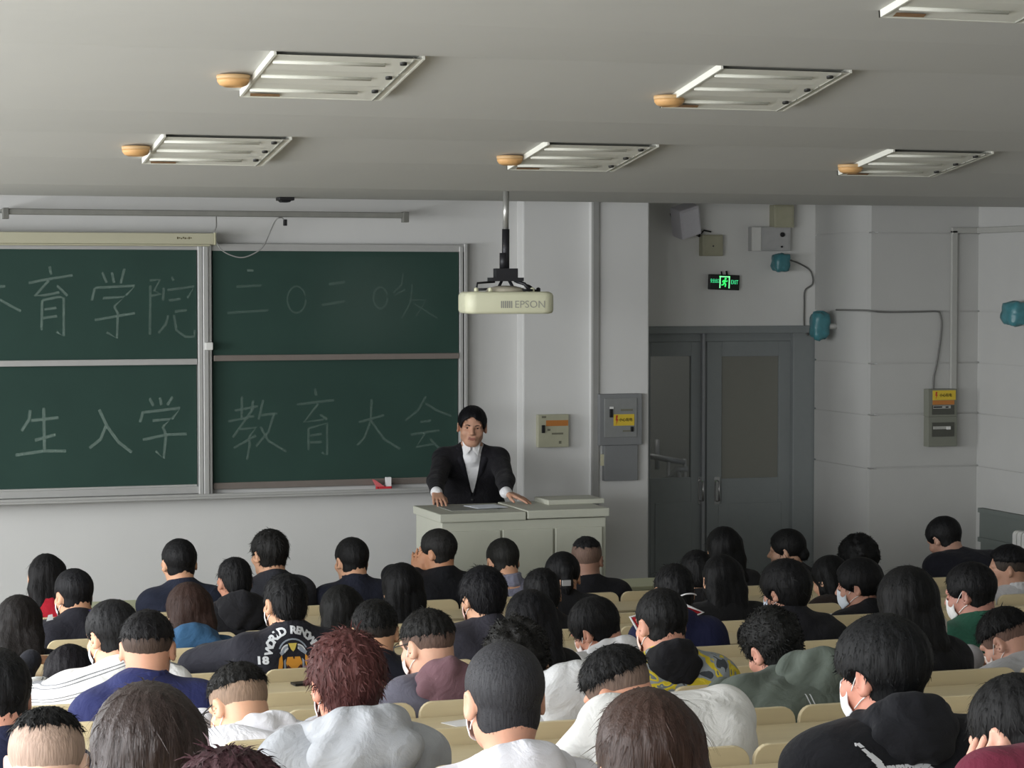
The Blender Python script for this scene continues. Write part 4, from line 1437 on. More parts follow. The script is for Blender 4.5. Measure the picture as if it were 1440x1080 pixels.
def add_strands(H, V, Q, n, ln, wd, seed, lift=.15, jitter=.35, zmin=-9):
    """fine locks lying along the hair so that the outline is not smooth"""
    r = np.random.RandomState(seed)
    A = V[Q[:, 0]]; B = V[Q[:, 1]]; C = V[Q[:, 2]]
    nrm = np.cross(B - A, C - A); ar = np.linalg.norm(nrm, axis=1); nrm /= np.maximum(ar, 1e-12)[:, None]
    ar = ar * (H.loc(A)[:, 2] > zmin)
    idx = r.choice(len(Q), n, p=ar / ar.sum())
    p = A[idx] * .5 + C[idx] * .5; nn = nrm[idx]
    crown = H.p(0, -.04, .11)
    v = p - crown
    t = v - nn * (v * nn).sum(1)[:, None]
    t += r.normal(size=t.shape) * jitter * np.linalg.norm(t, axis=1)[:, None]
    t -= nn * (t * nn).sum(1)[:, None]
    t /= np.maximum(np.linalg.norm(t, axis=1), 1e-6)[:, None]
    L = ln * (.6 + .8 * r.rand(n))[:, None]
    s = np.cross(t, nn)
    w = wd * (.7 + .6 * r.rand(n))[:, None]
    lf = lift * (.3 + 1.2 * r.rand(n))[:, None]
    p0 = p - nn * .004
    p1 = p + t * L * .5 + nn * L * lf * .8
    p2 = p + t * L + nn * L * lf * 1.0 + np.array([0, 0, -1.0]) * L * .12
    vs = np.stack([p0 - s * w, p0 + s * w, p1 + s * w * .8, p1 - s * w * .8, p2 + s * w * .12, p2 - s * w * .12], 1).reshape(-1, 3)
    b = (np.arange(n) * 6)[:, None] + len(V)
    q1 = b + np.array([[0, 1, 2, 3]])
    q2 = b + np.array([[3, 2, 4, 5]])
    return np.concatenate([V, vs]).astype(F32), np.concatenate([Q, q1, q2])
# ================================================================== hair, clothes, masks
SK_R = np.array((.075, .094, .082)); SK_C = np.array((0, -.012, .03))


def hair_part(H, style, col, th, seed, h, f, root, opt):
    k = H.k
    rad = (SK_R + th) * k
    A = lambda: Field().ell(H.p(*SK_C), rad, H.R)
    mt = hair_mat(col, style == 'long' and h < .0056)
    big = h < .0072                                    # near the camera: finer locks

    def square(F):
        """straight short fringe and temples"""
        def fn(P):
            L = H.loc(P)
            a = (np.abs(L[:, 0]) / .066) ** 4 + (np.abs(L[:, 2] + .05) / (.108 + .010 * np.sin(L[:, 0] * 60 + 1))) ** 4
            return np.maximum((a ** .25 - 1) * .066, .038 - L[:, 1]) * k
        F.fn(fn, H.C - .16 * k, H.C + .16 * k, .006 * k, 's')

    def face(F, z=-.045, rx=.068, top_=.118):
        F.ell(H.p(0, .130, z + .005), np.array((rx + .017, .098, top_ + .01)) * k, H.R, .012 * k, 's')

    def nape(F, t=.006, lo=-.088, wd=1.0):
        """close-cut hair tapering down the back of the head to the neck"""
        def fn(P):
            L = H.loc(P)
            def el(c, r):
                v = L - np.array(c); r = np.array(r)
                k0 = np.sqrt(((v / r) ** 2).sum(1)) + 1e-9; k1 = np.sqrt(((v / r ** 2) ** 2).sum(1)) + 1e-9
                return k0 * (k0 - 1) / k1
            a = np.minimum(el((0, -.028, -.036), (.066 * wd + t, .060 + t, .068 + t)), el(SK_C, SK_R + t))
            g = L[:, 2] - (lo + .52 * (L[:, 1] + .086))
            return np.maximum(a, -g * .88) * k
        F.fn(fn, H.C - .14 * k, H.C + .14 * k, .02 * k, 'u')

    def ears(F, r=(.026, .026, .036)):
        for sx in (-1, 1):
            F.ell(H.p(sx * .090, -.002, -.018), np.array(r) * k, H.R, .008 * k, 's')

    def cut(F, y0, z0, y1, z1, kk=.012):
        n = np.array([0, -(z1 - z0), (y1 - y0)]); n = n / np.linalg.norm(n)
        if n[2] < 0: n = -n
        F.half(H.R @ n, H.p(0, y0, z0), kk * k)

    def out(F, name='hair', m=mt, amp=.0022, curl=0, strands=0, ln=.03, wd=.0016, lift=.12, jitter=.35, hh=h, zmin=-9):
        V, Q = F.skin(hh, hair_disp(H, amp, seed, 1.0, curl, style not in ('long', 'bob', 'pony', 'bun', 'lowtail')), amp * 2 + curl * 2)
        V, Q = largest(V, Q)
        if strands:
            V, Q = add_strands(H, V, Q, strands, ln, wd, seed + 3, lift, jitter, zmin)
        return np_mesh(name, V, Q, [m], root)

    ns = 900 if big else 420
    if style in ('short', 'mop', 'bowl', 'curly', 'spiky'):
        F = A()
        if style == 'short':
            cut(F, -.11, -.050, .03, -.012, .03); nape(F, .005); (square(F) if opt.get('square') else face(F)); ears(F, (.022, .025, .034))
            return out(F, strands=ns, ln=.015, lift=.06, zmin=-.045)
        if style == 'spiky':
            cut(F, -.11, -.060, .03, -.016, .03); nape(F, .006); face(F); ears(F, (.022, .025, .034))
            return out(F, amp=.004, strands=int(ns * 2.2), ln=.026, wd=.0020, lift=.09, jitter=.4, zmin=-.06)
        if style == 'mop':
            F.ell(H.p(0, -.055, -.03), np.array((.066, .05, .062)) * k, H.R, .03 * k)
            cut(F, -.11, -.112, .04, -.03); face(F, -.055); ears(F, (.018, .022, .028))
            return out(F, amp=.003, strands=int(ns * 1.3), ln=.03, lift=.09)
        if style == 'bowl':
            cut(F, -.11, -.050, .05, -.012, .02); nape(F, .005, -.080); face(F, -.06, .062); ears(F, (.018, .022, .028))
            return out(F, amp=.002, strands=ns, ln=.025, lift=.05, jitter=.2)
        if style == 'curly':
            cut(F, -.11, -.060, .04, -.01, .02); nape(F, .008); face(F); ears(F)
            return out(F, amp=.002, curl=.005, strands=int(ns * 2.4), ln=.013, wd=.0018, lift=.4, jitter=1.6)
    if style in ('buzz', 'balding'):
        F = Field().ell(H.p(*SK_C), (SK_R + .006) * k, H.R)
        cut(F, -.11, -.07, .03, -.018, .02); nape(F, .005, -.100); face(F, -.03, .07, .10); ears(F)
        if style == 'balding':
            F.ell(H.p(0, -.03, .118), np.array((.045, .05, .05)) * k, H.R, .03 * k, 's')
        return out(F, amp=.0006, strands=ns * 4, ln=.005, wd=.0007, lift=.12, jitter=.5, zmin=-.075)
    if style == 'fade':
        F = Field().ell(H.p(*SK_C), (SK_R + .0035) * k, H.R)
        cut(F, -.11, -.06, .03, -.018, .02); nape(F, .003, opt.get('nl', -.080)); face(F); ears(F, (.022, .025, .034))
        out(F, 'shaved_sides', hair_mat(opt.get('fadecol', '#3b342f')), .0003)
        F = A()
        z0 = opt.get('fz', .022)
        cut(F, -.11, z0, .05, z0 + .012, .035); face(F)
        return out(F, amp=.0026, strands=int(ns * 1.3), ln=.020, lift=.08, zmin=opt.get('fz', .022) + .02)
    if style in ('long', 'bob', 'pony', 'bun', 'lowtail'):
        F = A()
        up, fw, r = f.up, f.f, f.r
        if style in ('long', 'bob'):
            L = opt.get('len', .30 if style == 'long' else .13)
            wd = opt.get('wd', 1.0)
            for sx in (-1, -.35, .35, 1):
                a = H.p(sx * .048, -.045, .03)
                b = H.p(sx * .058, -.062, -.055)
                low = f.S + r * (b - f.S).dot(r) * wd - fw * (.10) + up * 0
                low = np.array([low[0], low[1], b[2] - (L - .08)])
                if L < .2:
                    low = b - up * (L - .06) - fw * .0
                mid = b * .5 + low * .5 - fw * .008
                F.chain([a, b, mid, low], [.045 * k, .042 * k, .036 * k, .016 * k], .03)
            for sx in (-1, 1):
                a = H.p(sx * .062, .01, .02); b = H.p(sx * .068, .005, -.05)
                F.chain([a, b, b - up * min(.10, L * .5)], [.022 * k, .020 * k, .012 * k], .025)
            face(F, -.055, .060, .115)
            o = out(F, amp=.0024, strands=int(ns * 1.6), ln=.045, wd=.0011, lift=.0, jitter=.06)
            return o
        cut(F, -.11, -.10, .04, -.01); face(F); ears(F, (.018, .024, .030))
        if style == 'bun':
            b = H.p(*opt.get('at', (0, -.115, .035)))
            F.ell(b, np.array((.042, .036, .040)) * k, H.R, .012)
            return out(F, amp=.0016, strands=ns, ln=.02, lift=.04)
        b = H.p(*opt.get('at', (0, -.112, .03 if style == 'pony' else -.03)))
        L = opt.get('len', .22)
        F.cap(H.p(0, -.085, b[2] * 0 + (.03 if style == 'pony' else -.03)), b, .028 * k, .022 * k, .01)
        F.chain([b, b - fw * .04 - up * .03, b - fw * .05 - up * (L * .55), b - fw * .03 - up * L], [.022, .034, .030, .012], .015)
        return out(F, amp=.0018, strands=ns, ln=.025, lift=.03, jitter=.2)


def ring(F, C, n, u, rx, ry, r, k=.01, a0=0, a1=360, N=16, dz=None):
    n = np.array(n, float); n /= np.linalg.norm(n)
    u = np.array(u, float); u -= n * (u @ n); u /= np.linalg.norm(u)
    v = np.cross(n, u)
    pts = []
    for i in range(N + 1):
        t = math.radians(a0 + (a1 - a0) * i / N)
        p = C + u * (rx * math.cos(t)) + v * (ry * math.sin(t))
        if dz: p = p + n * dz(t)
        pts.append(p)
    for a, b in zip(pts, pts[1:]):
        F.cap(a, b, r, None, k)


def mask_part(H, root, col='#d8dee6', straps=True):
    m = MB()
    nu, nv = 16, 8
    vs = []
    for layer in (0, .003):
        for j in range(nv + 1):
            v = j / nv
            for i in range(nu + 1):
                u = (i / nu - .5) * 2
                an = u * 1.25
                rad = .074 + layer + .006 * math.sin(math.pi * v) * math.cos(an)
                zt = -.012 + .006 * math.cos(an * 1.2) - .020 * abs(u) ** 2
                zb = -.108 + .030 * abs(u) ** 2
                z = zt + (zb - zt) * v
                cy = .026 - .02 * max(0, v - .6)
                vs.append(H.p(math.sin(an) * (rad * .93), cy + math.cos(an) * rad * (1.0 if v < .8 else .96), z))
    W = nu + 1; off = (nv + 1) * W
    fs = []
    for j in range(nv):
        for i in range(nu):
            a = j * W + i
            fs += [(a, a + 1, a + W + 1, a + W), (off + a, off + a + W, off + a + W + 1, off + a + 1)]
    rim = [i for i in range(W)] + [j * W + nu for j in range(1, nv + 1)] + [nv * W + i for i in range(nu - 1, -1, -1)] + [j * W for j in range(nv - 1, 0, -1)]
    for a, b in zip(rim, rim[1:] + rim[:1]):
        fs.append((a, b, off + b, off + a))
    m.add(vs, fs, 0, True)
    mk = m.build('face_mask', mat('mask_' + col, col, .8, 'fabric', amt=.03, bump=.05), root)
    if straps:
        for sx in (-1, 1):
            m = MB()
            m.tube(catmull([H.p(sx * .069, .035, -.030), H.p(sx * .077, .012, -.002), H.p(sx * .0795, -.012, .020), H.p(sx * .0785, -.026, .0), H.p(sx * .0765, -.022, -.035), H.p(sx * .072, .008, -.052), H.p(sx * .066, .035, -.070)], 4), .0016, n=5)
            m.build('ear_loop', mat('white_elastic', '#e8e8e6', .7, amt=.02), mk)
    return mk


def glasses_part(H, root):
    m = MB()
    for sx in (-1, 1):
        m.tube([H.p(sx * .083, -.022, .004), H.p(sx * .080, .0, .014), H.p(sx * .074, .090, .010)], .0022, n=6)
        m.tube([H.p(sx * .036 + .030 * math.cos(t * .45), .104 - abs(.030 * math.cos(t * .45)) * .1, .002 + .021 * math.sin(t * .45)) for t in range(14)], .0018, n=5, closed=True)
    m.tube([H.p(-.008, .104, .004), H.p(.008, .104, .004)], .002, n=5)
    m.build('glasses', M_BLACK, root)


def hood_part(f, col, root, h, size=1.0, seed=1, shift=(0, 0, 0), inner=None, name='hood', mt=None):
    F = Field()
    n = (f.nb - f.N); n = n / np.linalg.norm(n)
    up = f.up
    N = f.N + up * .030 + f.r * shift[0] + f.f * shift[1] + up * shift[2]
    s = size
    fr = np.stack([f.r, f.f, up], 1)
    pts = []
    for i in range(13):
        an = math.radians(-165 + 330 * i / 12)
        X, Y = math.sin(an), -math.cos(an)            # Y < 0 is the back
        back = max(0, -Y)
        pts.append(N + f.r * X * .092 * s + f.f * (Y * .088 * s - .006) + up * (.012 * back - .050 * (1 - back)))
    rs = [(.024 + .012 * max(0, math.cos(math.radians(-165 + 330 * i / 12)))) * s for i in range(13)]
    F.chain(pts, rs, .018)
    # the bag of the hood slumped on the back, with a second fold under it
    F.ell(N - f.f * .100 * s - up * .048 * s, (.118 * s, .050 * s, .062 * s), fr, .02)
    F.ell(N - f.f * .112 * s - up * .090 * s, (.092 * s, .038 * s, .044 * s), fr, .018)
    for sx in (-1, 1):
        F.cap(N + f.r * sx * .105 * s - up * .03 * s, N - f.f * .13 * s + f.r * sx * .03 * s - up * .115 * s, .022 * s, .016 * s, .014)
    F.ell(N + up * .050 + f.f * .004, (.072 * s ** .5, .068, .070), fr, .014, 's')
    F.cap(N - f.f * .165 * s - up * .075 * s - f.r * .07 * s, N - f.f * .160 * s - up * .070 * s + f.r * .05 * s, .012 * s, .008 * s, .012, 's')
    fd = wob(seed, 20, .008)
    V, Q = F.skin(h, fd, .014)
    V, Q = largest(V, Q)
    return np_mesh(name, V, Q, [mt or cloth_mat(col)], root)


def collar_part(f, col, root, h, hgt=.03, r=.016, name='collar', rad=.066):
    F = Field()
    n = (f.nb - f.N) + f.up * .08; n = n / np.linalg.norm(n)
    for q in range(3):
        ring(F, f.N + n * (hgt * q / 2 - .012), n, f.f, rad + .004 * (1 - q * .5), rad - .006, r * (1 - .2 * q), .012)
    V, Q = F.skin(min(h, .007))
    V, Q = largest(V, Q)
    return np_mesh(name, V, Q, [cloth_mat(col)], root)


def back_print(jacket, f, shapes, root, name='back_print', lift=.003):
    """flat printed shapes laid onto the back of a garment; shapes: (material, [(x, z)...]) around a point on the back"""
    dg = bpy.context.evaluated_depsgraph_get()
    me = jacket.data
    o0 = origin(jacket)
    bvh = BVHTree.FromPolygons([v.co.copy() for v in me.vertices], [tuple(p.vertices) for p in me.polygons])
    mats = []
    m = MB()
    for mt, poly, base in shapes:
        if mt not in mats: mats.append(mt)
        vs = []
        for x, z in poly:
            p = Vector(base + f.rt * x + f.up * z) - Vector(f.f) * .5 - o0
            hit = bvh.ray_cast(p, Vector(f.f))
            q = hit[0] if hit[0] is not None else p + Vector(f.f) * .4
            vs.append(q - Vector(f.f) * lift + o0)
        m.add(vs, [tuple(range(len(vs)))], mats.index(mt), True)
    return m.build(name, mats, jacket, fix=False)


def stripes_mat(name, base, line):
    if name in MATS: return MATS[name]
    m = mat(name, base, .85, 'fabric', scale=12, amt=.04, bump=.1)
    nt = m.node_tree; N, L = nt.nodes, nt.links
    b = N['Principled BSDF']
    src = b.inputs['Base Color'].links[0].from_socket
    tc = N.new('ShaderNodeTexCoord'); sp = N.new('ShaderNodeSeparateXYZ'); L.new(tc.outputs['Object'], sp.inputs[0])
    # pairs of thin lines that sag a little over the shoulders
    ab = N.new('ShaderNodeMath'); ab.operation = 'ABSOLUTE'; L.new(sp.outputs[0], ab.inputs[0])
    mu = N.new('ShaderNodeMath'); mu.operation = 'MULTIPLY_ADD'; mu.inputs[1].default_value = .3; L.new(ab.outputs[0], mu.inputs[0]); L.new(sp.outputs[2], mu.inputs[2])
    md = N.new('ShaderNodeMath'); md.operation = 'PINGPONG'; md.inputs[1].default_value = .0235; L.new(mu.outputs[0], md.inputs[0])
    c1 = N.new('ShaderNodeMath'); c1.operation = 'COMPARE'; c1.inputs[1].default_value = .0055; c1.inputs[2].default_value = .0020; L.new(md.outputs[0], c1.inputs[0])
    mx = N.new('ShaderNodeMix'); mx.data_type = 'RGBA'; L.new(c1.outputs[0], mx.inputs[0]); L.new(src, mx.inputs[6]); mx.inputs[7].default_value = srgb(line)
    L.new(mx.outputs[2], b.inputs['Base Color'])
    return m


def camo_mat(name):
    if name in MATS: return MATS[name]
    m = mat(name, '#8b9296', .85, 'fabric', scale=12, amt=.1, bump=.1)
    nt = m.node_tree; N, L = nt.nodes, nt.links
    b = N['Principled BSDF']
    tc = N.new('ShaderNodeTexCoord'); no = N.new('ShaderNodeTexNoise'); no.inputs['Scale'].default_value = 15; no.inputs['Detail'].default_value = 1.5; no.inputs['Distortion'].default_value = 1.2
    L.new(tc.outputs['Object'], no.inputs['Vector'])
    cr = N.new('ShaderNodeValToRGB'); cr.color_ramp.interpolation = 'CONSTANT'
    el = cr.color_ramp.elements
    el[0].position = 0; el[0].color = srgb('#3b4046')
    el[1].position = .36; el[1].color = srgb('#8b9296')
    for p, c in ((.50, '#c8b32c'), (.58, '#d9c63a'), (.63, '#6f777c'), (.70, '#9aa2a4')):
        e = el.new(p); e.color = srgb(c)
    L.new(no.outputs['Fac'], cr.inputs[0]); L.new(cr.outputs[0], b.inputs['Base Color'])
    return m


# ================================================================== a seated listener
def listener(row, x, top_, w=None, sex='m', fwd=.215, yaw=0, pitch=6, roll=0, hair='short', hc='#151517', th=None, k=1.0, cloth='jacket', cc='#202024', hood=None,
             collar=None, mask=None, glasses=False, tx=0., tyaw=0, wide=1.0, arms='lap', skin='#c99a7c', slump=.05, label='', opt=None, neck=.066, hoodcol=None,
             hoodsize=1.0, sink=0., group=None, after=None, hoodshift=(0, 0, 0), scale_body=1.0, clothmat=None, sx=0., sz=0.):
    opt = opt or {}
    seed = (hash((row, x, top_)) & 0xffff) if False else (row * 131 + int(x) * 7 + int(top_) * 3) % 65521
    Yh = ROW_Y[row] + fwd
    Ptop = at(x, top_, Yh)
    D = np.linalg.norm(Ptop - CAM)
    h = .0052 + .00042 * max(0, D - 5)
    R = rotm(yaw, pitch, roll)
    if th is None:
        th = .016 if hair not in ('buzz', 'balding') else .006
        if w:
            th = min(.040, max(.008, w * D / FPX / 2 - .075 * k))
            if hair in ('long', 'bob'): th = min(.02, th)
            if hair == 'fade': th = max(.012, min(.017, th))
            if hair == 'short': th = min(.022, th)
            if hair in ('buzz', 'balding'): th = .006
    rad = (SK_R + th) * k
    rz = math.sqrt(((R[2] * rad) ** 2).sum())
    Ec = Ptop - np.array([0, 0, rz])
    H = Head(Ec - R @ SK_C * k, R, k)
    fl = ROW_Z[row]
    pelvis = np.array([H.C[0] + tx, ROW_Y[row] + .200, fl + .570])
    root = empty('person', (pelvis[0], pelvis[1], fl), label, 'person', group)
    if fwd > .3 and arms == 'lap': arms = 'lean'
    f = build_skeleton(H, pelvis, (0, 1, 0), sex, tyaw, wide, slump, neck, sx, sz)
    desk = (ROW_TOP[row - 1] - .05) if row else .80
    wy = ROW_Y[row] + .62
    hand_d = {}
    for sd in (-1, 1):
        a = arms if isinstance(arms, str) else arms[sd]
        if a == 'desk':
            W = np.array([pelvis[0] * .35 + f.S[0] * .65 + sd * (.09 + .04 * rng.random()), min(max(wy, f.S[1] + .30), ROW_Y[row] + .76), desk + .062])
            hd, hu = np.array([-sd * .35, 1, -.25]), np.array([0, 0, 1.0])
            pole = f.rt * sd * .22 - f.up - f.f * .1
        elif a == 'lap':
            W = np.array([pelvis[0] + sd * .105, pelvis[1] + .15, fl + .685]); hd, hu = np.array([-sd * .85, .45, -.1]), np.array([0, 0, 1.0]); pole = f.rt * sd * .12 - f.up - f.f * .2
        elif a == 'lean':
            W = np.array([f.S[0] + sd * .10, max(ROW_Y[row] + .62, f.S[1] + .16), desk + .068]); hd, hu = np.array([-sd * .6, 1, -.05]), np.array([0, 0, 1.0]); pole = f.rt * sd * .4 - f.up * .3 - f.f * .4
        elif a == 'wing':
            W = np.array([f.S[0] + sd * .23, max(ROW_Y[row] + .60, f.S[1] + .22), desk + .068]); hd, hu = np.array([-sd * .5, 1, -.05]), np.array([0, 0, 1.0]); pole = f.rt * sd * 1.0 - f.up * .25 - f.f * .5
        elif a == 'face':
            W = H.p(sd * .085, .075, -.125); hd, hu = H.p(sd * .05, .09, -.02) - W, -(H.R @ np.array([-sd * 1.0, .2, 0])); pole = f.rt * sd * .4 - f.up + f.f * .4
        elif a == 'ear':
            W = H.p(sd * .105, .100, -.115); hd, hu = H.p(sd * .098, .025, -.015) - W, H.R @ np.array([sd * 1.0, 0, .2]); pole = -f.rt * sd * .2 - f.up + f.f * .15
        else:
            W = np.array(a[0]); hd, hu = np.array(a[1]), np.array(a[2]); pole = None
        set_arm(f, sd, W, pole)
        hand_d[sd] = (f.arm[sd][1], hd, hu)
    hips = [f.P + f.r * s * .085 - f.up * .012 for s in (-1, 1)]
    knees = [f.P + f.f * .40 + f.r * s * .115 - f.up * .035 for s in (-1, 1)]
    ank = [np.array([kn[0], kn[1] - .03, fl + .09]) for kn in knees]
    # body: one continuous skin
    F = Field()
    head_field(F, H)
    F.chain([H.p(0, -.020, -.045), f.nb, f.N - f.up * .02], [.050 * (1 if sex == 'm' else .86), .048 * (1 if sex == 'm' else .84), .058], .03)
    torso_field(F, f, 0)
    leg_field(F, f, hips, knees, ank, None, 0)
    for sd in (-1, 1):
        W, hd, hu = hand_d[sd]
        hand_field(F, W, hd, hu, sd, .30)
    V, Q = F.skin(h)
    V, Q = largest(V, Q)
    L = H.loc(V[Q].mean(1))
    lip = (np.abs(L[:, 0]) < .023) & (L[:, 1] > .078) & (np.abs(L[:, 2] + .063) < .009)
    body = np_mesh('body', V, Q, [skin_mat(skin), M_LIP], root, lip.astype(int))
    # hair
    hair_part(H, hair, hc, th, seed, h, f, root, opt)
    # clothes
    g = {'shirt': .010, 'sweater': .018, 'jacket': .024, 'hoodie': .024, 'suit': .019, 'coat': .030}[cloth]
    F = Field()
    torso_field(F, f, g, .05, True, .03, scale_body)
    if cloth in ('coat',):
        F.ell(f.B(.75) - f.f * .01, (.165, .115, .14), np.stack([f.rt, f.f, f.up], 1), .05)
    if cloth == 'suit':
        F.cap(f.sh[-1], f.sh[1], .064, None, .03)
    if cloth == 'hoodie' or cloth == 'jacket':
        for sd in (-1, 1):
            F.ell(f.arm[sd][1] - (f.arm[sd][1] - f.arm[sd][0]) * .10, (.046, .046, .042), None, .02)
    F.half((0, 0, 1), f.P - f.up * .085, .02)
    nv = f.nb - f.N
    F.ell(f.N + nv / np.linalg.norm(nv) * .06 + f.f * .01, (.056, .060, .075), np.stack([f.r, f.f, f.up], 1), .012, 's')
    V, Q = F.skin(h * 1.25, fold_fn(seed, .0065 if cloth != 'suit' else .0035, 17), .014)
    V, Q = largest(V, Q)
    cm = clothmat or cloth_mat(cc)
    jk = np_mesh({'suit': 'suit_jacket', 'shirt': 'shirt', 'sweater': 'sweater', 'hoodie': 'hoodie', 'jacket': 'jacket', 'coat': 'coat'}[cloth], V, Q, [cm], root)
    if hood:
        hood_part(f, hoodcol or cc, jk, h * 1.1, hoodsize, seed, hoodshift, mt=None if (hoodcol or not clothmat) else clothmat)
    if cloth == 'suit':
        collar_part(f, collar or '#c9cbd2', root, h, .034, .011, 'shirt_collar', .062)
        collar_part(f, cc, jk, h, .018, .016, 'lapel_collar', .072)
    elif collar:
        collar_part(f, collar, jk, h, .05, .015)
    # trousers and shoes
    F = Field()
    c = f.B(.05); F.cap(c - f.r * .085, c + f.r * .085, .122, None, .04)
    leg_field(F, f, hips, knees, ank, None, .014)
    F.half((0, 0, -1), f.P + f.up * .07, .02)
    V, Q = F.skin(.017)
    V, Q = largest(V, Q)
    np_mesh('trousers', V, Q, [cloth_mat('#22242c')], root)
    for i in range(2):
        F = Field()
        F.cap((ank[i][0], ank[i][1] - .03, fl + .045), (ank[i][0], ank[i][1] + .15, fl + .035), .045, .036, .02)
        F.cap((ank[i][0], ank[i][1], fl + .05), (ank[i][0], ank[i][1], fl + .11), .048, .05, .02)
        F.half((0, 0, 1), (0, 0, fl + .003), .004)
        V, Q = F.skin(.015)
        np_mesh('shoe', V, Q, [mat('dark_shoe', '#2a2a2c', .5)], root)
    if mask:
        mask_part(H, root, mask if isinstance(mask, str) else '#d3dae2')
    if glasses:
        glasses_part(H, root)
    if after:
        after(f, H, jk, root, h)
    FIGS.append((row, pelvis[0], root))
    return f, H, jk, root


FIGS = []
# ================================================================== the speaker
def speaker():
    Yh = 13.86
    C = at(664, 601, Yh)
    toward = np.array([-.28, -.96, 0]); toward /= np.linalg.norm(toward)
    yaw = math.degrees(math.atan2(-toward[0], toward[1]))
    R = np.array(Matrix.Rotation(math.radians(yaw), 3, 'Z') @ Matrix.Rotation(math.radians(-6), 3, 'X') @ Matrix.Rotation(math.radians(-3), 3, 'Y'))
    k = 1.03
    H = Head(np.array(C) + np.array([0, 0, .008]), R, k)
    fl = .15
    root = empty('person', (H.C[0] + .02, 14.06, fl), 'man in a black suit and open white collar standing behind the lectern', 'person')
    pel = np.array([at(661, 760, 14.06)[0], 14.06, fl + .86])
    f = build_skeleton(H, pel, toward, 'm', 0, 1.12, .02, .085)
    wl = at(611, 700, 13.44); wl[2] = LZ + .032
    wr = at(722, 706, 13.30); wr[2] = LZ + .030
    # his right hand is on the left of the picture
    f.sh[+1] = np.array(f.sh[+1]); f.sh[-1] = np.array(f.sh[-1])
    set_arm(f, 1, wl + np.array([.02, .03, .035]), f.r * .6 - f.up * .4 - f.f * .6, .285, .25)
    set_arm(f, -1, wr + np.array([-.035, .03, .03]), -f.r * .6 - f.up * .5 - f.f * .6, .285, .25)
    h = .0062
    F = Field()
    head_field(F, H)
    F.chain([H.p(0, -.018, -.045), f.nb, f.N - f.up * .02], [.050, .049, .056], .03)
    torso_field(F, f, 0)
    hips = [f.P + f.r * s * .09 - f.up * .02 for s in (-1, 1)]
    ank = [np.array([hp[0] + s * .03, hp[1] + .02, fl + .09]) for hp, s in zip(hips, (1, -1))]
    knees = [(hp + an) / 2 + f.f * .03 for hp, an in zip(hips, ank)]
    leg_field(F, f, hips, knees, ank, None, 0)
    hand_field(F, f.arm[1][1], np.array([-.12, -.88, -.36]), np.array([0, -.4, 1.0]), 1, .14, 1.3)
    hand_field(F, f.arm[-1][1], np.array([.78, -.50, -.30]), np.array([.2, -.2, 1.0]), -1, .14, 1.1)
    V, Q = F.skin(h); V, Q = largest(V, Q)
    L_ = H.loc(V[Q].mean(1))
    lip = (np.abs(L_[:, 0]) < .023) & (L_[:, 1] > .078) & (np.abs(L_[:, 2] + .063) < .009)
    np_mesh('body', V, Q, [skin_mat('#b58b74'), M_LIP], root, lip.astype(int))
    # eyes, brows
    for s in (-1, 1):
        m = MB(); m.lathe([(.0001, -.0105), (.0052, -.009), (.009, -.0052), (.0105, 0), (.009, .0052), (.0052, .009), (.0001, .0105)], H.p(s * .032, .0665, .001), 14)
        ey = m.build('eye', mat('eye_white', '#8f827a', .3, amt=.02, bump=0), root)
        m = MB(); m.lathe([(.006, 0), (.0058, .0012), (.0001, .0018)], (0, 0, 0), 14, 0, frame_M(H.p(s * .032, .0768, .001), H.R @ np.array([1., 0, 0]), H.R @ np.array([0, 0, 1.])) @ Matrix.Rotation(math.pi, 4, 'Y')); m.build('iris', mat('iris_dark', '#1c1410', .2, bump=0), ey)
        m = MB(); m.tube([H.p(s * .016, .096, .016), H.p(s * .030, .094, .021), H.p(s * .046, .083, .017)], .0034, n=6, r2=.002); m.build('eyebrow', hair_mat('#17151a'), root)
    hair_part(H, 'short', '#131216', .013, 77, h, f, root, dict(square=True))
    # white shirt under the jacket
    nv = f.nb - f.N; nv = nv / np.linalg.norm(nv)
    F = Field(); torso_field(F, f, .006, .05, True, .0); F.half((0, 0, 1), f.P - f.up * .03, .01)
    F.cap(f.N - f.up * .06 + f.f * .03, f.N + nv * .022 + f.f * .004, .066, .0575, .02)
    V, Q = F.skin(h, wob(5, 30, .0012), .003); V, Q = largest(V, Q)
    sh = np_mesh('shirt', V, Q, [cloth_mat('#d6d6d8')], root)
    collar_part(f, '#dededf', sh, h, .040, .010, 'shirt_collar', .063)
    for s in (-1, 1):
        m = MB()
        a = f.N + nv * .020 + f.f * .066 + f.r * s * .010; b = f.N + nv * .045 + f.f * .025 + f.r * s * .060; c = f.N - f.up * .050 + f.f * .098 + f.r * s * .040; d = f.N - f.up * .012 + f.f * .085 + f.r * s * .006
        a, b, c, d = (v + f.f * .012 + f.up * .004 for v in (a, b, c, d))
        m.add([a, b, c, d, a + f.f * .007, b + f.f * .007, c + f.f * .007, d + f.f * .007], [(0, 1, 2, 3), (4, 5, 6, 7), (0, 1, 5, 4), (1, 2, 6, 5), (2, 3, 7, 6), (3, 0, 4, 7)])
        m.build('collar_point', cloth_mat('#dededf'), sh)
    for s in (-1, 1):
        F = Field(); e, w_ = f.arm[s]; dv = (w_ - e) / np.linalg.norm(w_ - e)
        F.cap(w_ - dv * .05, w_ - dv * .008, .034, .032, .01)
        F.cap(w_ - dv * .0, w_ + dv * .05, .030, .030, .004, 's')
        V, Q = F.skin(h * .9); np_mesh('shirt_cuff', V, Q, [cloth_mat('#dededf')], root)
    # suit jacket with a deep open front
    F = Field(); torso_field(F, f, .015, .045, True, .09)
    F.cap(f.sh[-1], f.sh[1], .066, None, .03)
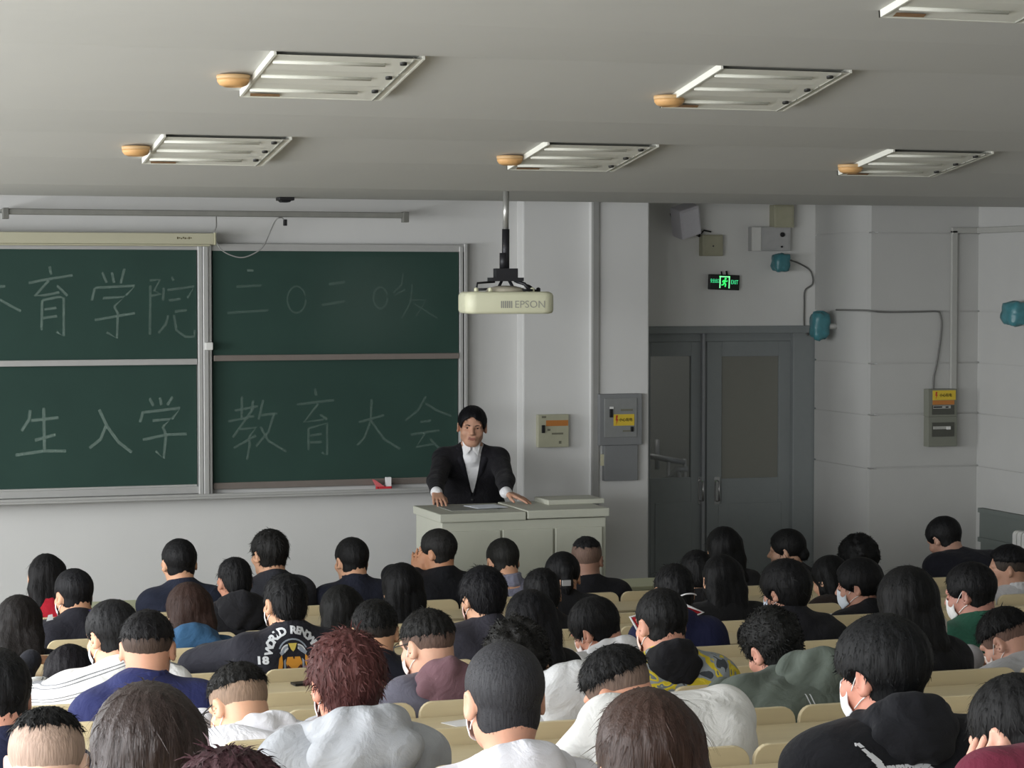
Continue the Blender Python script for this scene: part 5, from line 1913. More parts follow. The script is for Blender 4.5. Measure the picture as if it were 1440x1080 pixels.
    F.cap(f.B(.02) - f.r * .1, f.B(.02) + f.r * .1, .135, None, .05); F.cap(f.P - f.r * .1 - f.up * .14, f.P + f.r * .1 - f.up * .14, .135, None, .05)
    F.half((0, 0, 1), f.P - f.up * .20, .01)
    F.ell(f.N + nv * .07 + f.f * .01, (.064, .068, .09), np.stack([f.r, f.f, f.up], 1), .01, 's')
    zt, zb = f.N[2] + .03, f.N[2] - .315
    Pm = f.S.copy()
    def vee(Pq):
        d = Pq - Pm
        x = d @ f.r + .008; y = d @ f.f; z = Pq[:, 2]
        hw = .072 * np.clip((z - zb) / (zt - zb), -.2, 1.3) ** 1
        return np.maximum(np.abs(x) - hw, -(y - .0)) * .9
    F.fn(vee, Pm - np.array([.16, .3, .40]), Pm + np.array([.16, .3, .2]), .004, 's')
    V, Q = F.skin(h, wob(9, 16, .003), .006); V, Q = largest(V, Q)
    jk = np_mesh('suit_jacket', V, Q, [cloth_mat('#111015')], root)
    dg = bpy.context.evaluated_depsgraph_get()
    # lapels
    for s in (-1, 1):
        pts = []
        for t in (0, .25, .5, .75, 1):
            z = zt - .03 - (zt - .03 - zb) * t
            hw = .072 * (z - zb) / (zt - zb)
            pts.append((s * (hw + .002) - .008, z, s * (hw + .006 + .045 * math.sin(min(1, t * 1.0 + .25) * math.pi) ** .8 * (1 - t * .55)) - .008))
        bvh = BVHTree.FromPolygons([Vector(v) for v in V], [tuple(int(i) for i in q) for q in Q])
        vs = []
        for xi, z, xo in pts:
            for x in (xi + s * .004, xo):
                o = Vector(Pm + f.r * x) ; o.z = z
                hit = bvh.ray_cast(o + Vector(f.f) * .5, -Vector(f.f))
                q = hit[0] if hit[0] is not None else o + Vector(f.f) * .1
                vs.append(q + Vector(f.f) * .006)
        m = MB()
        n2 = len(vs)
        vs2 = vs + [v - Vector(f.f) * .008 for v in vs]
        fs = [(2 * i, 2 * i + 1, 2 * i + 3, 2 * i + 2) for i in range(4)] + [(n2 + 2 * i + 2, n2 + 2 * i + 3, n2 + 2 * i + 1, n2 + 2 * i) for i in range(4)]
        for i in range(4):
            fs += [(2 * i + 1, n2 + 2 * i + 1, n2 + 2 * i + 3, 2 * i + 3), (2 * i, 2 * i + 2, n2 + 2 * i + 2, n2 + 2 * i)]
        m.add(vs2, fs, 0, True); m.build('lapel', cloth_mat('#15141a'), jk)
    m = MB(); p = Vector(Pm) + Vector(f.r) * -.008; p.z = zb - .02
    bvh = BVHTree.FromPolygons([Vector(v) for v in V], [tuple(int(i) for i in q) for q in Q])
    hit = bvh.ray_cast(p + Vector(f.f) * .5, -Vector(f.f))
    if hit[0] is not None:
        m.lathe([(.009, 0), (.009, .003), (.004, .004)], (0, 0, 0), 12, 0, frame_M(hit[0], -f.r, f.up)); m.build('button', M_BLACK, jk)
    F = Field()
    F.cap(f.P - f.r * .085, f.P + f.r * .085, .125, None, .04); leg_field(F, f, hips, knees, ank, None, .014); F.half((0, 0, -1), f.P + f.up * .06, .02)
    V, Q = F.skin(.013); V, Q = largest(V, Q); np_mesh('trousers', V, Q, [cloth_mat('#111015')], root)
    for i in range(2):
        F = Field(); F.cap((ank[i][0], ank[i][1] + .03, fl + .045), (ank[i][0] - .04, ank[i][1] - .15, fl + .035), .045, .036, .02); F.cap((ank[i][0], ank[i][1], fl + .05), (ank[i][0], ank[i][1], fl + .11), .048, .05, .02)
        F.half((0, 0, 1), (0, 0, fl + .003), .004); V, Q = F.skin(.013); np_mesh('shoe', V, Q, [mat('dark_shoe', '#2a2a2c', .5)], root)


speaker()
# ================================================================== the audience
def glyph_shapes(txt, size, mt, base, place):
    """lettering polygons; place maps glyph (x, y) to back coordinates"""
    me = text_mesh(txt, size, 0, size * .05)
    out = [(mt, [place(me.vertices[i].co.x, me.vertices[i].co.y) for i in p.vertices], base) for p in me.polygons]
    bpy.data.meshes.remove(me)
    return out


M_PRW = mat('white_print', '#c9ccd0', .7, amt=.1)
M_PRO = mat('orange_print', '#d09030', .7, amt=.15)
M_PRY = mat('yellow_print', '#c9b455', .7, amt=.1)
M_PRS = mat('slate_print', '#8b94a0', .7, amt=.1)
M_PRD = mat('dark_print_red', '#4a1c10', .7, amt=.1)
M_PRK = mat('print_black', '#17171b', .7, amt=.1)


def arc(cx, cz, r, a0, a1, wd, n=8):
    o = []
    for i in range(n + 1):
        t = math.radians(a0 + (a1 - a0) * i / n); o.append((cx + (r + wd / 2) * math.cos(t), cz + (r + wd / 2) * math.sin(t)))
    for i in range(n, -1, -1):
        t = math.radians(a0 + (a1 - a0) * i / n); o.append((cx + (r - wd / 2) * math.cos(t), cz + (r - wd / 2) * math.sin(t)))
    return [[o[i], o[i + 1], o[2 * n + 1 - i - 1], o[2 * n + 1 - i]] for i in range(n)]


def varsity(f, H, jk, root, h):
    Y = ROW_Y[3]
    b = at(414, 922, Y + .04)
    base = np.array([b[0], f.P[1], b[2]])
    sh = []
    word = 'WORLD RENOWN'
    for i, chx in enumerate(word):
        if chx == ' ': continue
        t = math.radians(163 - (163 - 22) * i / (len(word) - 1))
        R_ = .100
        ca, sa = math.cos(t), math.sin(t)
        sh += glyph_shapes(chx, .040, M_PRW, base, lambda x, y: (R_ * ca + x * 1.1 * sa + y * ca, -.004 + R_ * sa - x * 1.1 * ca + y * sa))
    back_print(jk, f, sh, root, 'arched_lettering')
    sh = []
    for q in arc(0, .0, .062, 25, 155, .006, 10): sh.append((M_PRS, q, base))
    for sx in (-1, 1):
        for r_, c0 in ((.046, M_PRW), (.036, M_PRS), (.026, M_PRW)):
            for q in arc(sx * .018, .008, r_ * .7, 90 - sx * 80, 90 - sx * 5, .006, 5): sh.append((c0, q, base))
        sh.append((M_PRS, [(sx * .05, .0), (sx * .058, .012), (sx * .03, .03), (sx * .022, .02)], base))
        sh.append((M_PRO, [(sx * .052, -.07), (sx * .068, -.055), (sx * .06, -.01), (sx * .048, .004), (sx * .046, -.03)], base))
        sh.append((M_PRS, [(sx * .034, -.07), (sx * .042, -.068), (sx * .042, -.02), (sx * .034, -.012)], base))
    sh.append((M_PRY, [(-.018, .046), (.018, .046), (.008, .022), (0, .014), (-.008, .022)], base))
    sh.append((M_PRO, [(-.026, -.006), (.026, -.006), (.034, -.03), (.022, -.062), (0, -.074), (-.022, -.062), (-.034, -.03)], base))
    back_print(jk, f, sh, root, 'emblem')
    sh = []
    for sx in (-1, 1):
        sh.append((M_PRD, [(sx * .012, -.05), (sx * .028, -.034), (sx * .030, -.052), (sx * .018, -.064)], base))
    sh.append((M_PRK, [(-.004, -.004), (.004, -.004), (.002, -.014), (-.002, -.014)], base))
    back_print(jk, f, sh, root, 'emblem_detail', .005)
    b2 = at(370, 930, Y + .04)
    base2 = np.array([b2[0], f.P[1], b2[2]])
    back_print(jk, f, glyph_shapes('18', .050, M_PRW, base2, lambda x, y: (x * 1.0, y * .8)), root, 'number')


def hoodprint(f, H, jk, root, h):
    Y = ROW_Y[8]
    b = at(1272, 1066, Y + .03)
    base = np.array([b[0], f.P[1], b[2]])
    sh = []
    # two bold striped wedges with a row of lettering between
    for i in range(5):
        z = -.012 * i
        sh.append((M_PRW, [(-.135 + .012 * i, .032 + z), (-.122 + .012 * i, .034 + z), (-.062 + .004 * i, -.008 + z * .5), (-.066 + .004 * i, -.016 + z * .5)], base))
        sh.append((M_PRW, [(.112 - .004 * i, .062 - .022 * i), (.118, .052 - .022 * i), (.055 - .004 * i, -.005 - .016 * i), (.042 - .004 * i, -.004 - .016 * i)], base))
    sh.append((M_PRS, [(.088, .050), (.114, .062), (.118, .02), (.098, .006)], base))
    sh.append((M_PRW, [(-.138, .034), (-.132, .034), (-.122, -.04), (-.132, -.05)], base))
    sh = [(mt, [(x * .78, z) for x, z in po], b_) for mt, po, b_ in sh]
    back_print(jk, f, sh, root, 'striped_print')
    back_print(jk, f, glyph_shapes('mmmmm', .05, M_PRW, base, lambda x, y: (x * .62 - .004, y * .7 - .025)), root, 'print_lettering')


def olive_lines(f, H, jk, root, h):
    Y = ROW_Y[6]
    base = np.array([0, f.P[1], 0.0])
    sh = []
    for dx in (0, 6):
        P = [at(1145 + dx + 10 * t, 955 + 45 * t, Y + .04) for t in (0, .33, .66, 1)]
        for a, b in zip(P, P[1:]):
            sh.append((M_PRW, [(a[0] - .0022, a[2]), (a[0] + .0022, a[2]), (b[0] + .0022, b[2]), (b[0] - .0022, b[2])], base))
    m = [(mt, [(x, z) for x, z in po], b_) for mt, po, b_ in sh]
    # base is the world origin here: undo the body frame
    back_print(jk, f, [(mt, po, np.array([0, f.P[1], 0.0])) for mt, po, _ in m], root, 'pale_stripes')


def red_collar(f, H, jk, root, h):
    """wide red lined collar with a white edge folded out over both shoulders"""
    M_R = cloth_mat('#a8232c'); M_W = mat('white_piping', '#d9d6d6', .7, amt=.03)
    for s, tip, base_, lowp in ((1, at(989, 861, f.N[1] - .03), at(962, 850, f.N[1] - .06), at(962, 873, f.N[1] - .07)), (-1, at(886, 868, f.N[1] - .02), at(912, 862, f.N[1] - .04), at(900, 892, f.N[1] - .07))):
        c = H.p(s * .02, -.02, -.10)
        m = MB()
        A, B, C_, D_ = (Vector(v) for v in (base_, tip, lowp, c))
        th = Vector((0, .006, 0))
        m.add([A, B, C_, D_, A + th, B + th, C_ + th, D_ + th], [(0, 1, 2, 3), (7, 6, 5, 4), (0, 4, 5, 1), (1, 5, 6, 2), (2, 6, 7, 3), (3, 7, 4, 0)])
        cl = m.build('collar_flap', M_R, jk)
        m = MB(); m.tube([A, B, C_], .006, n=6); m.build('white_edge', M_W, cl)


def white_label_mark(px, py, row, sz=.02, name='white_patch'):
    def fn(f, H, jk, root, h):
        b = at(px, py, ROW_Y[row] + .04)
        back_print(jk, f, [(M_PRW, [(-sz, -sz), (sz, -sz * .6), (sz * .8, sz), (-sz * .4, sz * .8)], np.array([b[0], f.P[1], b[2]]))], root, name)
    return fn


def headclip(dx, dy, dz, col='#c9c9cc'):
    def fn(f, H, jk, root, h):
        m = MB(); m.tube(catmull([H.p(dx - .035, dy + .006, dz), H.p(dx - .015, dy - .006, dz + .006), H.p(dx + .015, dy - .006, dz + .006), H.p(dx + .035, dy + .006, dz)]), .0036, n=6)
        m.build('hair_clip', mat('clip_' + col, col, .3), root)
    return fn


def white_tag(px, py, dY=-.14):
    def fn(f, H, jk, root, h):
        p = at(px, py, f.N[1] + dY)
        m = MB(); m.box((p[0] - .022, p[1], p[2] - .014), (p[0] + .022, p[1] + .01, p[2] + .014)); m.build('inner_collar', mat('grey_white', '#9a9a9a', .8), jk)
    return fn


A, B, C, D, E, F_, G, H_, I, J, K_ = range(11)
K1 = '#131315'
L = listener
# ---- front row
L(A, 65, 778, 45, 'f', yaw=5, hair='long', hc='#121113', cloth='coat', cc='#a51c2c', opt=dict(len=.34), collar='#b02032', label='woman with straight long black hair in a red coat, far left of the front row')
L(A, 252, 758, 44, yaw=8, cloth='suit', cc='#1f2434', collar='#8b8c92', k=1.02, wide=1.0, label='man in a navy suit with grey collar, leftmost man of the front row')
L(A, 380, 744, 45, yaw=20, pitch=2, hair='spiky', hc='#1d1c1b', th=.014, cloth='suit', cc='#2a2b31', collar='#5d2f30', k=1.02, wide=.96, tx=.0, label='man in a charcoal suit with tousled hair, tallest head left of the lectern')
L(A, 495, 756, 42, yaw=14, hc='#171718', cloth='jacket', cc='#191c2a', collar='#191c2a', wide=.93, tx=.0, label='man in a dark navy jacket in the front row, left of the lectern edge')
L(A, 617, 744, 41, yaw=42, pitch=2, hc='#232221', cloth='suit', cc='#101116', collar='#cdb3b4', wide=.93, tx=.03, arms={-1: 'face', 1: 'lap'}, skin='#b98768', label='man in a black suit with white collar, head turned left, hand at chin')
L(A, 707, 757, 40, yaw=6, pitch=14, hc='#262624', cloth='shirt', cc='#7a7b8c', collar='#7a7b8c', wide=.84, tx=.13, sx=.03, label='man in a grey lilac shirt before the middle of the lectern')
L(A, 825, 754, 38, yaw=-28, pitch=4, hair='fade', hc='#232324', cloth='suit', cc='#131318', collar='#131318', wide=.93, tx=.16, sx=.03, skin='#9c7766', opt=dict(fadecol='#6a564c', fz=.05), th=.013, label='man with shaved sides in a black suit, at the right end of the lectern')
L(A, 1018, 740, 47, 'f', yaw=0, hair='long', hc='#0d0d0e', cloth='coat', cc='#262629', opt=dict(len=.30), tx=-.03, wide=.95, label='woman with long black hair sitting tallest before the left door leaf')
L(A, 1108, 743, 44, 'f', yaw=52, hair='bun', hc='#101011', cloth='jacket', cc='#141416', opt=dict(at=(0, -.098, -.028)), k=.96, tx=.0, wide=.95, skin='#b08a74', label='woman in black with a low bun, face in profile to the left, before the door')
L(A, 1208, 750, 54, yaw=10, hair='curly', hc='#0e0e0f', cloth='jacket', cc='#3a3a3a', tx=.07, label='person with bushy curly black hair before the white wall, right of the door')
L(A, 1327, 725, 45, fwd=.30, yaw=20, pitch=26, hc='#0d0d0f', cloth='suit', cc='#10111a', collar='#10111a', wide=1.22, tx=.13, sx=.05, slump=.10, k=1.0, skin='#a5806e', label='man in a black jacket bent forward, last in the front row before the white wall')
# ---- second row
L(B, 104, 800, 46, yaw=22, pitch=8, hc='#16161a', cloth='jacket', cc='#1c1c24', collar='#4a3f86', mask=True, tx=.06, wide=1.0, after=white_label_mark(72, 871, 1, .016), label='masked man in a black jacket with a purple collar, right of the woman in red')
L(B, 330, 783, 42, 'f', yaw=12, pitch=10, hair='mop', hc='#131315', cloth='hoodie', cc='#17171b', hood=True, k=.95, wide=1.12, skin='#a8765f', label='woman with short black hair in a thick black hooded jacket, behind the navy suit man')
L(B, 565, 791, 57, 'f', yaw=4, hair='long', hc='#0f0f11', cloth='jacket', cc='#141417', opt=dict(len=.36), label='woman with long black hair in black, left of the lectern, second row')
L(B, 791, 775, 50, 'f', fwd=.29, yaw=-15, pitch=20, hair='pony', hc='#111113', cloth='jacket', cc='#141417', opt=dict(at=(.0, -.115, .045), len=.20), after=white_tag(797, 820), label='woman in black with a high ponytail and pale inner collar, before the lectern')
L(B, 980, 773, 46, 'f', yaw=0, pitch=8, hair='mop', hc='#101011', cloth='jacket', cc='#141416', label='dark haired person in black left of the tall long-haired woman by the door')
L(B, 1167, 780, 46, 'f', fwd=.28, yaw=25, pitch=22, hair='bob', hc='#111112', cloth='jacket', cc='#2a211d', opt=dict(len=.16), label='woman in a dark brown jacket with bowed head, below the curly-haired person')
L(B, 1420, 765, 47, yaw=58, pitch=3, hair='fade', hc='#121214', cloth='sweater', cc='#b4b4b6', hood=None, collar='#c2c2c4', skin='#b48a74', tx=.03, label='man in a pale grey top, face in left profile, below the radiator')
# ---- third row
L(C, 26, 836, 62, 'f', yaw=-4, pitch=10, hair='bob', hc='#1f1b1a', cloth='jacket', cc='#16171f', opt=dict(len=.20), tx=.03, wide=1.05, label='woman with brown-black bob hair in a black jacket, far left edge, third row')
L(C, 265, 818, 66, 'f', yaw=8, pitch=10, hair='long', hc='#31221d', cloth='jacket', cc='#2d4a66', opt=dict(len=.27, wd=1.2), hood=True, hoodcol='#34587a', hoodsize=1.0, tx=.06, wide=1.1, label='woman with long brown hair in a blue denim jacket, behind the navy suit man')
L(C, 480, 822, 64, 'f', yaw=0, pitch=10, hair='long', hc='#141413', cloth='jacket', cc='#151517', opt=dict(len=.28), after=headclip(.05, -.10, -.10), label='woman with long dark hair and a pale collar clip, right of the lettered jacket')
L(C, 762, 798, 50, 'f', yaw=0, pitch=12, hair='mop', hc='#121214', cloth='jacket', cc='#17171a', tx=.04, label='person with rounded black hair in black, left of the ponytail woman')
L(C, 1015, 779, 50, 'f', yaw=0, pitch=8, hair='long', hc='#0e0e10', cloth='coat', cc='#0f0f11', opt=dict(len=.30), wide=1.15, tx=.0, label='person in a bulky black coat, directly behind the tall long-haired woman')
L(C, 1209, 783, 58, 'f', yaw=52, pitch=8, hair='lowtail', hc='#0f0f11', cloth='jacket', cc='#121216', opt=dict(at=(0, -.118, .0), len=.26), mask=True, tx=-.03, skin='#b48673', label='masked woman in black with long tied hair, face turned left, before the white wall')
# ---- fourth row
L(D, 98, 905, 66, 'f', fwd=.34, yaw=-15, pitch=30, hair='long', hc='#17141a', cloth='jacket', cc='#1c1d24', opt=dict(len=.30), label='woman with dark hair slumped low over the desk, left of the striped sweater')
L(D, 402, 806, 57, yaw=14, pitch=4, hair='mop', hc='#141416', cloth='jacket', cc='#202028', collar='#1a1a20', mask='#dadde0', wide=1.15, tx=.05, arms={-1: 'wing', 1: 'lap'}, after=varsity, label='masked man in a black varsity jacket with arched white lettering and an orange emblem')
L(D, 680, 795, 64, yaw=12, pitch=6, hair='mop', hc='#121217', cloth='sweater', cc='#2c2b33', mask='#d8b8ae', tx=-.02, wide=1.05, label='man with a shaggy black mop of hair in a charcoal sweater, before the lectern')
L(D, 948, 792, 50, 'f', yaw=0, pitch=10, hair='mop', hc='#101012', cloth='jacket', cc='#181c3c', tx=.06, wide=1.1, after=lambda f, H, jk, root, h: (red_collar(f, H, jk, root, h), headclip(.02, -.125, -.025)(f, H, jk, root, h)), label='person in a navy jacket with a red white-edged collar and a silver hair clip')
L(D, 1106, 785, 66, yaw=26, pitch=8, hair='mop', hc='#0f0f11', cloth='jacket', cc='#15151a', mask='#cfd8e6', wide=1.12, tx=.03, skin='#b98a75', label='masked man with thick black hair in black, before the right edge of the door')
# ---- fifth row
L(E, 158, 843, 68, yaw=26, pitch=14, hair='short', hc='#1a1a1c', cloth='sweater', cc='#e2e2e0', mask=True, tx=.10, wide=1.18, k=1.02, arms={-1: 'wing', 1: 'lap'}, clothmat=stripes_mat('striped_knit', '#e0e0df', '#77797c'), skin='#d2a184', label='man in a white sweater with thin grey stripes, left side of the room')
L(E, 527, 842, 60, yaw=-10, pitch=8, hair='fade', hc='#151515', cloth='jacket', cc='#1a1c27', wide=1.0, tx=.03, opt=dict(fadecol='#2b2725', fz=.0), label='man with cropped dark hair in a navy black jacket, right beyond the reddish-haired head')
L(E, 745, 828, 66, 'f', yaw=0, pitch=14, hair='long', hc='#121216', cloth='jacket', cc='#141417', opt=dict(len=.27), tx=-.17, wide=.95, label='woman with very long black hair left of the white hoodie bowl cut')
L(E, 835, 838, 64, fwd=.42, yaw=34, pitch=26, roll=-8, hair='bowl', hc='#141416', cloth='hoodie', cc='#d6d6d8', hood=True, mask='#e9dedb', tx=.13, sx=.0, wide=1.0, slump=.1, skin='#c68f78', label='masked student in a white hoodie with a black bowl cut, head bowed to the left')
L(E, 1366, 790, 60, yaw=38, pitch=12, hair='short', hc='#101012', cloth='jacket', cc='#1f4a3a', collar='#1f4a3a', mask='#d8d6d4', tx=.08, wide=1.05, skin='#a9796a', label='masked man in a dark green jacket near the right wall')
# ---- sixth row
L(F_, 207, 857, 74, yaw=-14, pitch=10, hair='fade', hc='#19181a', cloth='jacket', cc='#252a55', collar='#252a55', mask='#dedede', tx=.06, wide=1.12, opt=dict(fadecol='#463a34', fz=.01), skin='#c4937a', label='man in a blue navy jacket with faded short hair, behind the striped sweater')
L(F_, 602, 855, 68, fwd=.24, yaw=26, pitch=14, hair='fade', hc='#1a1918', cloth='jacket', cc='#5b5a66', hood=True, hoodcol='#6d5158', mask='#ead9d2', glasses=True, tx=.10, sx=.04, wide=1.08, opt=dict(fadecol='#5c4a42', fz=.01), skin='#d3a58c', label='masked man with glasses in a grey jacket with a mauve hood')
L(F_, 931, 828, 65, yaw=10, pitch=10, hair='short', hc='#131314', cloth='jacket', cc='#8b9296', hood=True, hoodcol='#17171b', hoodsize=.86, clothmat=camo_mat('yellow_grey_camouflage'), mask='#e4c4b8', tx=.08, wide=1.12, skin='#c48f79', label='person in a yellow and grey patterned jacket with a big black hood')
L(F_, 1277, 795, 80, 'f', yaw=-8, pitch=12, hair='long', hc='#141415', cloth='coat', cc='#101013', opt=dict(len=.24, wd=1.2), th=.03, wide=1.1, tx=-.02, k=1.04, label='woman with thick wavy black hair in a black coat holding up a white sheet')
L(F_, 1412, 852, 72, fwd=.40, yaw=32, pitch=34, roll=0, hair='fade', hc='#121213', cloth='hoodie', cc='#a6a6a8', hood=None, collar='#a6a6a8', tx=.17, sx=.03, wide=1.05, slump=.12, opt=dict(fadecol='#6d564c', fz=.012), mask='#ddd0ca', skin='#c39480', label='student in a light grey hoodie bowed over the desk at the right photo edge')
# ---- seventh row
L(G, 335, 930, 92, fwd=.40, yaw=24, pitch=30, roll=6, hair='fade', hc='#1c1b1a', cloth='hoodie', cc='#dcdce2', hood=True, hoodsize=1.1, hoodshift=(.03, .0, .02), mask='#f0e6e2', glasses=True, tx=.07, sx=.02, wide=.9, slump=.1, arms={-1: 'lean', 1: 'lap'}, opt=dict(fadecol='#86705f', fz=.03, nl=-.07), skin='#d2a385', label='masked student with glasses in a white hoodie, head bowed, left of the red-haired person')
L(G, 727, 868, 74, fwd=.26, yaw=-6, pitch=16, roll=-6, hair='curly', th=.022, hc='#191816', cloth='hoodie', cc='#c2c3c4', hood=True, hoodsize=1.2, hoodshift=(.075, 0, .045), tx=.16, sx=.11, wide=1.05, label='student with dark wavy hair in a pale hoodie, beyond the grey-cropped head')
L(G, 1085, 853, 80, fwd=.40, yaw=12, pitch=24, roll=-10, hair='curly', th=.018, hc='#171716', cloth='jacket', cc='#586059', hood=True, hoodsize=1.3, hoodshift=(.07, 0, .035), tx=.18, wide=1.25, slump=.1, arms={-1: 'lean', 1: 'lap'}, skin='#c08b78', after=olive_lines, label='student in an olive green hooded jacket with two pale stripes, bent to the left')
# ---- eighth row
L(H_, 488, 885, 106, fwd=.25, yaw=6, pitch=8, hair='spiky', hc='#4a2a28', cloth='hoodie', cc='#a6a9ae', hood=True, hoodsize=1.3, wide=1.15, tx=.02, k=1.04, mask='#e8e6ea', skin='#c88a73', label='person with short reddish brown hair in a light grey hoodie, near left of centre')
L(H_, 866, 905, 96, fwd=.42, yaw=36, pitch=32, roll=-4, hair='fade', hc='#141415', cloth='sweater', cc='#dededc', collar='#dededc', mask='#efe9e6', tx=.12, sx=.05, sz=.08, wide=1.22, slump=.12, opt=dict(fadecol='#6b5a50', fz=.02), skin='#d19a80', label='student in a white sweater bent deep to the left, behind the near brown-haired woman')
L(H_, -8, 912, 92, yaw=16, pitch=8, hair='short', hc='#151517', cloth='jacket', cc='#1c2038', mask='#d6dce6', tx=-.02, skin='#c08c78', label='masked man in a navy jacket cut off by the left photo edge')
# ---- ninth row
L(I, 65, 993, 108, fwd=.34, yaw=-10, pitch=22, hair='fade', hc='#131314', cloth='jacket', cc='#22242c', mask='#e8e8ea', opt=dict(fadecol='#9c8678', fz=.05, nl=-.07), tx=.03, skin='#d6b29c', label='man with a high pale skin fade and black top hair, bottom left corner')
L(I, 710, 905, 114, yaw=2, pitch=4, hair='buzz', hc='#303033', cloth='hoodie', cc='#d9d9e0', hood=True, hoodsize=1.1, k=1.04, mask='#eef0f4', skin='#cf9d84', wide=1.1, neck=.105, label='man with grey-black cropped hair and ears sticking out in a white hoodie, near centre')
L(I, 1243, 862, 126, yaw=24, pitch=10, hair='short', th=.024, hc='#131416', cloth='hoodie', cc='#15161b', hood=True, hoodsize=.98, hoodshift=(.0, 0, .02), k=1.06, mask='#eef0f4', wide=1.38, tx=-.02, skin='#c98c78', after=hoodprint, label='masked man in a black hoodie with a white striped print on the back, near right')
L(J, 1428, 948, 104, fwd=.34, yaw=24, pitch=28, hair='bowl', hc='#171718', cloth='sweater', cc='#6a2438', collar='#6a2438', arms={-1: 'ear', 1: 'lap'}, tx=.10, sz=.06, wide=1.1, skin='#dba994', label='person in a maroon sweater holding the left ear, bottom right corner')
# ---- nearest row
L(J, 207, 958, 154, 'f', yaw=0, pitch=8, hair='long', hc='#30231f', cloth='jacket', cc='#26262c', opt=dict(len=.34), th=.02, k=1.04, label='woman with long shiny dark brown hair, bottom left, nearest the camera')
L(J, 912, 967, 156, 'f', yaw=0, pitch=6, hair='long', hc='#3c2820', cloth='jacket', cc='#2b2b30', opt=dict(len=.36), th=.018, k=1.04, label='woman with long straight chestnut hair, bottom centre, nearest the camera')
L(K_, 322, 1052, 168, fwd=.22, yaw=10, pitch=24, hair='spiky', hc='#3a2428', cloth='jacket', cc='#303038', k=1.0, label='person with tousled dark reddish hair, only the crown showing at the bottom edge')
# ================================================================== benches
PITCH_X = [4.41, 4.41, 1.95, 1.01, 1.088, 1.615, 3.036, 1.6, 1.6, 1.6, 1.6]
SEAT_W = .45
ORD = ['front', 'second', 'third', 'fourth', 'fifth', 'sixth', 'seventh', 'eighth', 'ninth', 'tenth', 'nearest']


def make_seat(X0, k):
    """a seat of one place: rounded plywood back, folding pan, steel bracket; X0 is its left edge"""
    Y, z0, zt = ROW_Y[k], ROW_Z[k], ROW_TOP[k]
    root = empty('lecture_seat', (X0 + SEAT_W / 2, Y, z0))
    a, b = X0 + .006, X0 + SEAT_W - .006
    m = MB(); m.prism(rounded(a, b, zt - .36, zt, .045, 5), Y - .018, Y, 0)
    m.build('backrest', M_WOOD, root, .003)
    m = MB(); m.prism(rounded(X0 + .02, X0 + SEAT_W - .02, Y + .03, Y + .42, .05, 4), z0 + .385, z0 + .405, axis='z')
    m.build('seat_pan', M_WOOD, root, .003)
    m = MB()
    m.box((X0 + .06, Y - .02, z0 + .36), (X0 + .09, Y + .36, z0 + .385)); m.box((X0 + SEAT_W - .09, Y - .02, z0 + .36), (X0 + SEAT_W - .06, Y + .36, z0 + .385))
    m.box((X0 + .05, Y - .045, z0 + .37), (X0 + SEAT_W - .05, Y - .018, z0 + .41))
    m.build('bracket', M_METAL, root)
    m = MB(); m.box((X0 - .02, Y - .05, z0), (X0 + .02, Y - .02, zt - .10)); m.box((X0 - .02, Y - .20, z0), (X0 + .02, Y + .08, z0 + .02))
    m.build('leg', M_METAL, root)
    return root


def dup(src, dx):
    c = src.copy(); COL.objects.link(c)
    c.location = (src.location[0] + dx, src.location[1], src.location[2])
    for ch in src.children:
        d = ch.copy(); COL.objects.link(d); d.parent = c
    return c


def nick(lab, n):
    t = lab.split(',')[0].split()[:n]
    while t and t[-1] in ('a', 'an', 'the', 'with', 'in', 'and', 'of', 'white', 'black', 'thin', 'long', 'short', 'thick', 'left', 'pale', 'bulky', 'light', 'large', 'top', 'navy', 'grey', 'reddish', 'dark', 'bushy', 'silver'):
        t.pop()
    return ' '.join(t)

